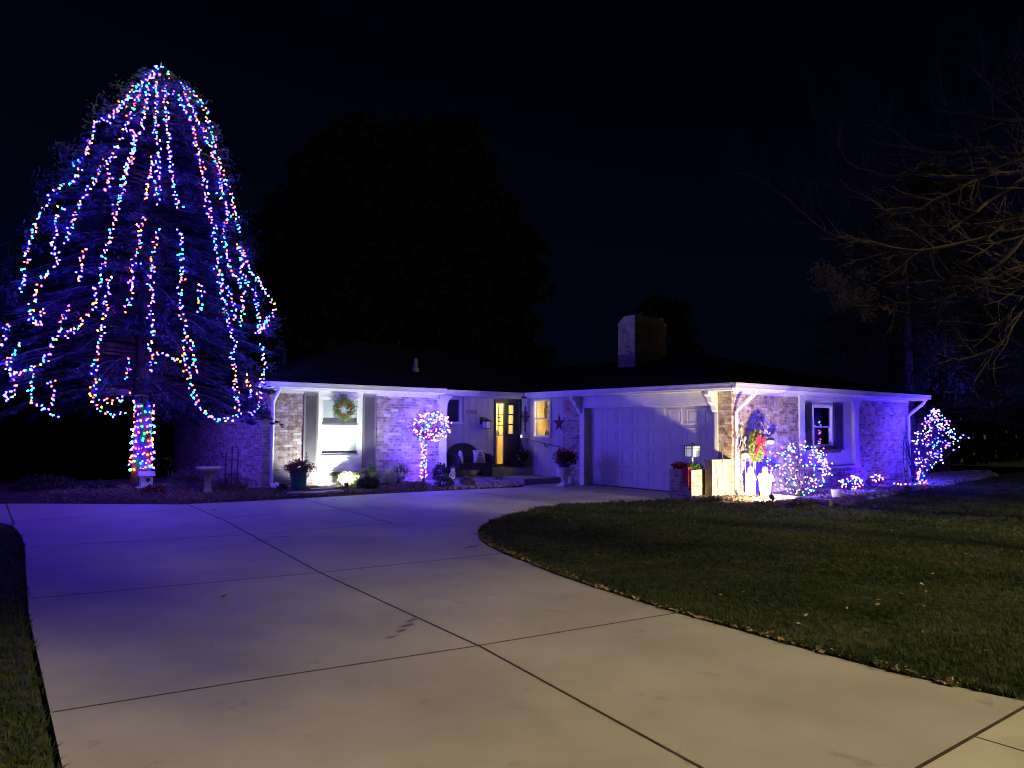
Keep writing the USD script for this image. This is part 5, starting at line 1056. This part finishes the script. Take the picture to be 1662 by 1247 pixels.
# ------------------------------------------------------------------ the tall conifer
tc = thing('conifer_tree', 'tall conifer left of the house, draped top to bottom with strands of lights', 'tree', (TX, TY, 0))
part(tc, 'trunk', tube([(TX, TY, -.05), (TX, TY, .25), (TX, TY, .9), (TX - .02, TY - .05, 3), (TX - .03, TY - .25, 6), (TX - .02, TY - .5, 9), (TX, TY - .6, 10.5)], [.34, .24, .205, .19, .14, .06, .015], 14), m_bark, 40)
RZ = np.array([(0, 3.0), (1.5, 3.15), (3, 3.3), (6, 2.55), (8.27, 1.6), (9.3, 1.15), (10, .62), (10.5, .12)])
crng = np.random.default_rng(5)
limbs, cen, dirs = [], [], []
for k in range(620):
    z = 2.3 + 8.0 * crng.random() ** .9; R_ = np.interp(z, RZ[:, 0], RZ[:, 1]); a = crng.uniform(0, 2 * np.pi)
    L = R_ * crng.uniform(.72, 1.08); ax_ = np.array([4.05 + .02 * z, 20.5 - .08 * z]); droop = .10 * L + crng.uniform(0, .12) * L
    d = np.array([math.cos(a), math.sin(a)])
    P = np.array([[*(ax_ + d * L * s), z + .12 * L * s - (droop + .12 * L) * s ** 2 * 1.15] for s in np.linspace(0.03, 1, 6)])
    limbs.append(tube(P, np.linspace(.022 * (1 + R_ / 3), .004, 6), 4, False))
    m_ = int(26 + 30 * L); s = crng.uniform(.25, 1, m_) ** .75
    base = np.column_stack([np.interp(s, np.linspace(.03, 1, 6), P[:, i]) for i in range(3)])
    side = np.array([-d[1], d[0], 0]); off = crng.normal(0, 1, (m_, 1)) * (.10 + .16 * (1 - s[:, None])) * min(1, L / 1.5)
    cen.append(base + side * off + np.column_stack([np.zeros(m_), np.zeros(m_), -np.abs(crng.normal(0, .06, m_))])); dirs.append(np.array([d[0], d[1], -.25]) + side * off * 2.2)
part(tc, 'branches', cat_(limbs), m_bark, kind='stuff')
cen, dirs = np.vstack(cen), np.vstack(dirs)
part(tc, 'needles', leaves(cen, .2, dirs, .32, .5), m_needle, kind='stuff')
# tufted branch ends that stand out beyond the lights
tips = []
for k in range(260):
    z = 1.9 + 8.2 * crng.random(); R_ = np.interp(z, RZ[:, 0], RZ[:, 1]) * crng.uniform(.97, 1.12); a = crng.uniform(0, 2 * np.pi)
    c = np.array([4.05 + .02 * z + R_ * math.cos(a), 20.5 - .08 * z + R_ * math.sin(a), z - .1]); q = c + crng.normal(0, .11, (34, 3)) * [1, 1, .8]; tips.append(q)
part(tc, 'needle_tufts', leaves(np.vstack(tips), .13, None, .3), m_needle, kind='stuff')

# ------------------------------------------------------------------ trees around
def crown_tree(name, label, base, h, cr, n, size, m, seed, z0=None, group=None):
    r = np.random.default_rng(seed); t = thing(name, label, 'tree', base)
    part(t, 'trunk', tube([base, np.array(base) + [.1, .1, h * .3], np.array(base) + [.1, 0, h * .55]], [h * .022, h * .015, h * .006], 9), m_bark, 40)
    cl = []; z0 = h * .25 if z0 is None else z0
    for k in range(110):
        zz = r.uniform(z0, h * .97); w = math.sqrt(max(.04, 1 - ((zz - h * .5) / (h * .5)) ** 2)); a = r.uniform(0, 6.3); q = r.random() ** .5 * w * .88
        cc = np.array(base) + [cr * q * math.cos(a), cr * q * math.sin(a), zz]; rad = cr * r.uniform(.14, .3)
        dd2 = unit(r.normal(size=(n // 110, 3))); cl.append(cc + dd2 * rad * r.uniform(.3, 1.1, (n // 110, 1)))
    part(t, 'crown', leaves(np.vstack(cl), size, None, .6), m, kind='stuff'); return t
crown_tree('shade_tree', 'huge dark leafy tree rising behind the left wing roof', (20.5, 37.0, 0), 17.8, 8.2, 40000, .6, m_shade_toned_leaf, 1)
crown_tree('shade_tree', 'dark lower tree behind the roof between the huge tree and chimney', (26.0, 36.0, 0), 9.5, 4.2, 9000, .45, m_shade_toned_leaf, 2)
crown_tree('shade_tree', 'small dark tree just behind the chimney', (34.5, 30.0, 0), 9.2, 2.6, 6000, .4, m_shade_toned_leaf, 3)
crown_tree('shade_tree', 'dark mass of tree beyond the far left lawn', (-4.0, 32.0, 0), 9.0, 5.5, 9000, .5, m_shade_toned_leaf, 4, 1.0)
hd = thing('hedge', 'hedge coloured near black behind the conifer at the far left', 'hedge', (0, 25.5, 0))
c = np.column_stack([crng.uniform(-11, 6.2, 22000), crng.uniform(25, 26.6, 22000), crng.uniform(0, 2.0, 22000)]); part(hd, 'foliage', leaves(c, .22, None, .7), m_shade_toned_leaf, kind='stuff')
c = np.array([(-9 + k * .5, 25.8, 0) for k in range(30)]); part(hd, 'stems', cat_([tube([q, q + [0, 0, 1.3]], .03, 5) for q in c]), m_bark, kind='stuff')
hd = thing('hedge', 'hedge coloured near black on the horizon at the far right', 'hedge', (45, 14, 0))
c = np.column_stack([crng.uniform(32, 70, 14000), crng.uniform(16, 19, 14000), crng.uniform(0, 3.2, 14000)]); part(hd, 'foliage', leaves(c, .3, None, .6), m_shade_toned_leaf, kind='stuff')
part(hd, 'stems', cat_([tube([(33 + k_ * 1.5, 17.5, 0), (33 + k_ * 1.5, 17.5, 2.4)], .05, 5) for k_ in range(24)]), m_bark, kind='stuff')
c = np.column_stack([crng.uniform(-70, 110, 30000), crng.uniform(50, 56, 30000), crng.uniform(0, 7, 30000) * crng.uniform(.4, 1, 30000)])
single('far_trees', leaves(c, 1.1, None, .8), m_shade_toned_leaf, 'tree line coloured near black closing the horizon behind the house', 'tree line', kind='stuff')
# pine beyond the right end of the house, with one lit bough
pt = thing('pine_tree', 'big pine beyond the right end of the house, its low boughs faintly blue', 'tree', (31.0, 13.2, 0))
part(pt, 'trunk', tube([(31.0, 13.2, -.05), (31.0, 13.2, 5), (30.9, 13.2, 12)], [.32, .24, .04], 12), m_dim_twig, 40)
limbs, cen, dirs = [], [], []
for k in range(200):
    z = crng.uniform(1.7, 12); R_ = np.interp(z, [1.5, 5, 9, 12], [4.6, 5.0, 3.4, .6]) * crng.uniform(.75, 1.1); a = crng.uniform(0, 2 * np.pi); d = np.array([math.cos(a), math.sin(a), 0])
    P = np.array([[31.0, 13.2, z] + d * R_ * s + [0, 0, .1 * s * R_ - .16 * R_ * s * s] for s in np.linspace(.03, 1, 5)]); limbs.append(tube(P, np.linspace(.045, .008, 5), 4, False))
    m_ = 130; s = crng.uniform(.3, 1, m_); base = np.column_stack([np.interp(s, np.linspace(.03, 1, 5), P[:, i]) for i in range(3)])
    cen.append(base + crng.normal(0, .22, (m_, 3)) * [1, 1, .5]); dirs.append(np.tile(d, (m_, 1)))
part(pt, 'branches', cat_(limbs), m_bark, kind='stuff'); part(pt, 'needles', leaves(np.vstack(cen), .3, np.vstack(dirs), .2, 1.2), m_needle2, kind='stuff')
# unseen trees added behind the viewpoint: crowns shade the house and upper drive
def added_blocker_tree(x, y, label, seed):
    r = np.random.default_rng(seed)
    t = thing('added_blocker_tree', label, 'tree', (x, y, 0), 'added light-blocking trees behind the viewpoint')
    part(t, 'trunk', tube([(x, y, -.05), (x, y, .5), (x + .1, y, 6), (x, y + .1, 13), (x, y, 22)], [.5, .36, .3, .2, .05], 10), m_bark, 40)
    def crown_part(n, zs, qs, size):
        z = np.interp(r.random(n), qs, zs); c = np.column_stack([x + r.uniform(-11, 11, n), y + r.uniform(-1.8, 1.8, n), z])
        if 12 < x < 20: c = c[~((np.abs(c[:, 0] - 17.5) < 3.2 + r.normal(0, .5, n)) & (c[:, 2] < 15.5) & (r.random(n) < .75))]      # thinned so the distant light reaches the bare tree
        return leaves(c, size, None, .75)
    part(t, 'crown', crown_part(35000, [7.9, 9, 10, 11, 12, 13], [0, .03, .13, .32, .61, 1], .15), m_shrub, kind='stuff')
    part(t, 'crown', crown_part(52000, [13, 25], [0, 1], .3), m_shrub, kind='stuff')
for x_, lb in ((-23, 'westernmost unseen tree added behind the viewpoint to block the distant light'), (-4, 'unseen tree added straight behind the driveway to block the distant light'), (16, 'unseen tree added behind the lawn to block the distant light'), (36, 'easternmost unseen tree added behind the viewpoint to block the distant light')):
    added_blocker_tree(x_, -9.6, lb, 300 + x_)
# evergreen bough on a tall slim cedar nearer the house corner
# bare tree at the right, its limbs reaching into the picture
bt = thing('bare_tree', 'bare branching tree reaching in from the right edge above the lawn', 'tree', (17.2, 3.6, 0))
LIMBS = [
[[15.07,4.23,6.26],[14.69,4.8,5.98],[14.21,5.51,5.36],[13.9,5.95,5.0],[13.72,6.22,4.76],[13.57,6.45,4.52],[13.38,6.72,4.28],[13.21,6.94,4.24]],
[[14.39,4.06,5.41],[14.03,4.6,5.18],[13.72,5.07,4.87],[13.36,5.59,4.72],[13.06,6.01,4.68],[12.71,6.46,4.86],[12.48,6.75,4.97],[12.23,7.07,5.15],[11.96,7.39,5.52],[11.8,7.57,5.84]],
[[15.45,4.57,5.53],[15.18,4.99,5.11],[14.97,5.31,4.63],[14.72,5.69,4.24],[14.45,6.06,4.03],[14.17,6.44,3.95],[13.64,7.12,3.95],[13.36,7.47,3.96]],
[[16.0,4.48,6.95],[15.56,5.07,6.92],[15.16,5.61,6.82],[14.76,6.13,6.77],[14.58,6.36,6.8],[14.27,6.73,7.21],[14.11,6.89,7.56]],
[[14.83,4.16,6.42],[14.44,4.71,6.3],[14.14,5.15,6.06],[13.8,5.66,5.72],[13.51,6.06,5.51],[13.27,6.38,5.49],[13.04,6.67,5.71],[12.72,7.04,6.15]],
[[15.66,4.61,6.32],[15.36,5.02,6.28],[14.85,5.69,6.25],[14.45,6.21,6.35],[13.98,6.82,6.38],[13.66,7.2,6.61],[13.5,7.38,6.84],[13.4,7.46,7.39]],
[[15.25,4.54,4.64],[14.97,4.94,4.52],[14.68,5.35,4.34],[14.12,6.11,4.28],[13.66,6.7,4.32]],
[[14.56,4.34,4.27],[14.31,4.72,4.06],[14.11,5.02,3.84],[13.87,5.37,3.71]],
[[15.02,4.47,4.55],[14.77,4.88,3.99],[14.62,5.13,3.56],[14.42,5.41,3.47]],
[[16.29,4.75,8.18],[15.97,5.17,8.08],[15.73,5.5,7.96],[15.57,5.68,8.31],[15.53,5.7,8.64]],
[[15.63,4.58,7.1],[15.32,4.98,7.2],[15.2,5.15,7.17],[14.81,5.65,7.39],[14.4,6.16,7.56]],
[[14.11,4.21,3.83],[13.87,4.59,3.57],[13.69,4.89,3.03],[13.47,5.23,2.86],[13.32,5.44,2.81]]
]
part(bt, 'trunk', tube([(17.2, 3.6, -.05), (17.18, 3.6, .4), (17.1, 3.62, 2.2), (17.0, 3.65, 4.2), (16.9, 3.7, 6.4), (16.8, 3.75, 8.6)], [.3, .22, .19, .17, .11, .04], 12), m_twig, 40)
tw = []; trng = np.random.default_rng(31)
def twig(p, d, L, r, depth):
    n = 5; P = [np.array(p)]; dd2 = np.array(d)
    for i in range(n):
        dd2 = unit(dd2 + trng.normal(0, .16, 3) + [0, 0, .03]); P.append(P[-1] + dd2 * L / n)
    tw.append(tube(P, np.linspace(r, r * .3, n + 1), 4 if depth else 3, False))
    if depth > 0:
        for i in range(trng.integers(2, 5)):
            k = trng.integers(1, n + 1); twig(P[k], unit(dd2 + trng.normal(0, .55, 3)), L * trng.uniform(.45, .8), r * .5, depth - 1)
for L_ in LIMBS:
    L_ = np.array(L_); root = np.array([17.0, 3.66, np.clip(L_[0][2] - .5, 1.9, 8.0)])
    P = run(np.vstack([root, L_]), .25); P[2:-1] += trng.normal(0, .02, (len(P) - 3, 3)); rr = np.linspace(.06, .010, len(P))
    tw.append(tube(P, rr, 6, False))
    for i in range(3, len(P), 1):
        if trng.random() < .97:
            d = unit(P[min(i + 1, len(P) - 1)] - P[i - 1]); twig(P[i], unit(d + trng.normal(0, .6, 3) + [0, 0, .15]), trng.uniform(.4, 1.1), rr[i] * .55, 2 if trng.random() < .6 else 1)
part(bt, 'limbs', cat_(tw), m_twig, kind='stuff')
# green bough in the branches
gb = thing('cedar_tree', 'slim cedar behind the bare branches with one yellow-green bough reaching left', 'tree', (26.6, 12.3, 0))
part(gb, 'trunk', tube([(26.6, 12.3, -.05), (26.6, 12.3, 4), (26.5, 12.3, 9)], [.2, .14, .03], 10), m_bark, 40)
limb = np.array([(26.6, 12.3, 5.4), (25.4, 12.7, 5.9), (24.2, 13.0, 6.25), (23.0, 13.5, 6.75)]); part(gb, 'bough', tube(limb, [.05, .04, .03, .01], 6), m_bark, 40)
cen = []
for k in range(26):
    q = run(limb[1:], .1); o = q[crng.integers(6, len(q))] + crng.normal(0, .26, 3) * [1, 1, .9] + [0, 0, -.05]; cen.append(o + crng.normal(0, .13, (70, 3)))
part(gb, 'bough_needles', leaves(np.vstack(cen), .16, None, .35), m_bough, kind='stuff')
cen = []
for k in range(150):
    z = crng.uniform(2.6, 9); R_ = 1.7 * (1 - (z - 2.6) / 7.5) + .2; a = crng.uniform(0, 6.3); cen.append(np.array([26.6 + R_ * math.cos(a), 12.3 + R_ * math.sin(a), z]) + crng.normal(0, .22, (60, 3)))
part(gb, 'needles', leaves(np.vstack(cen), .2, None, .3), m_needle2, kind='stuff')

for p in list(stage.GetPrimAtPath('/World').GetChildren()):
    if p.GetCustomDataByKey('at') is not None: p.ClearCustomDataByKey('at')
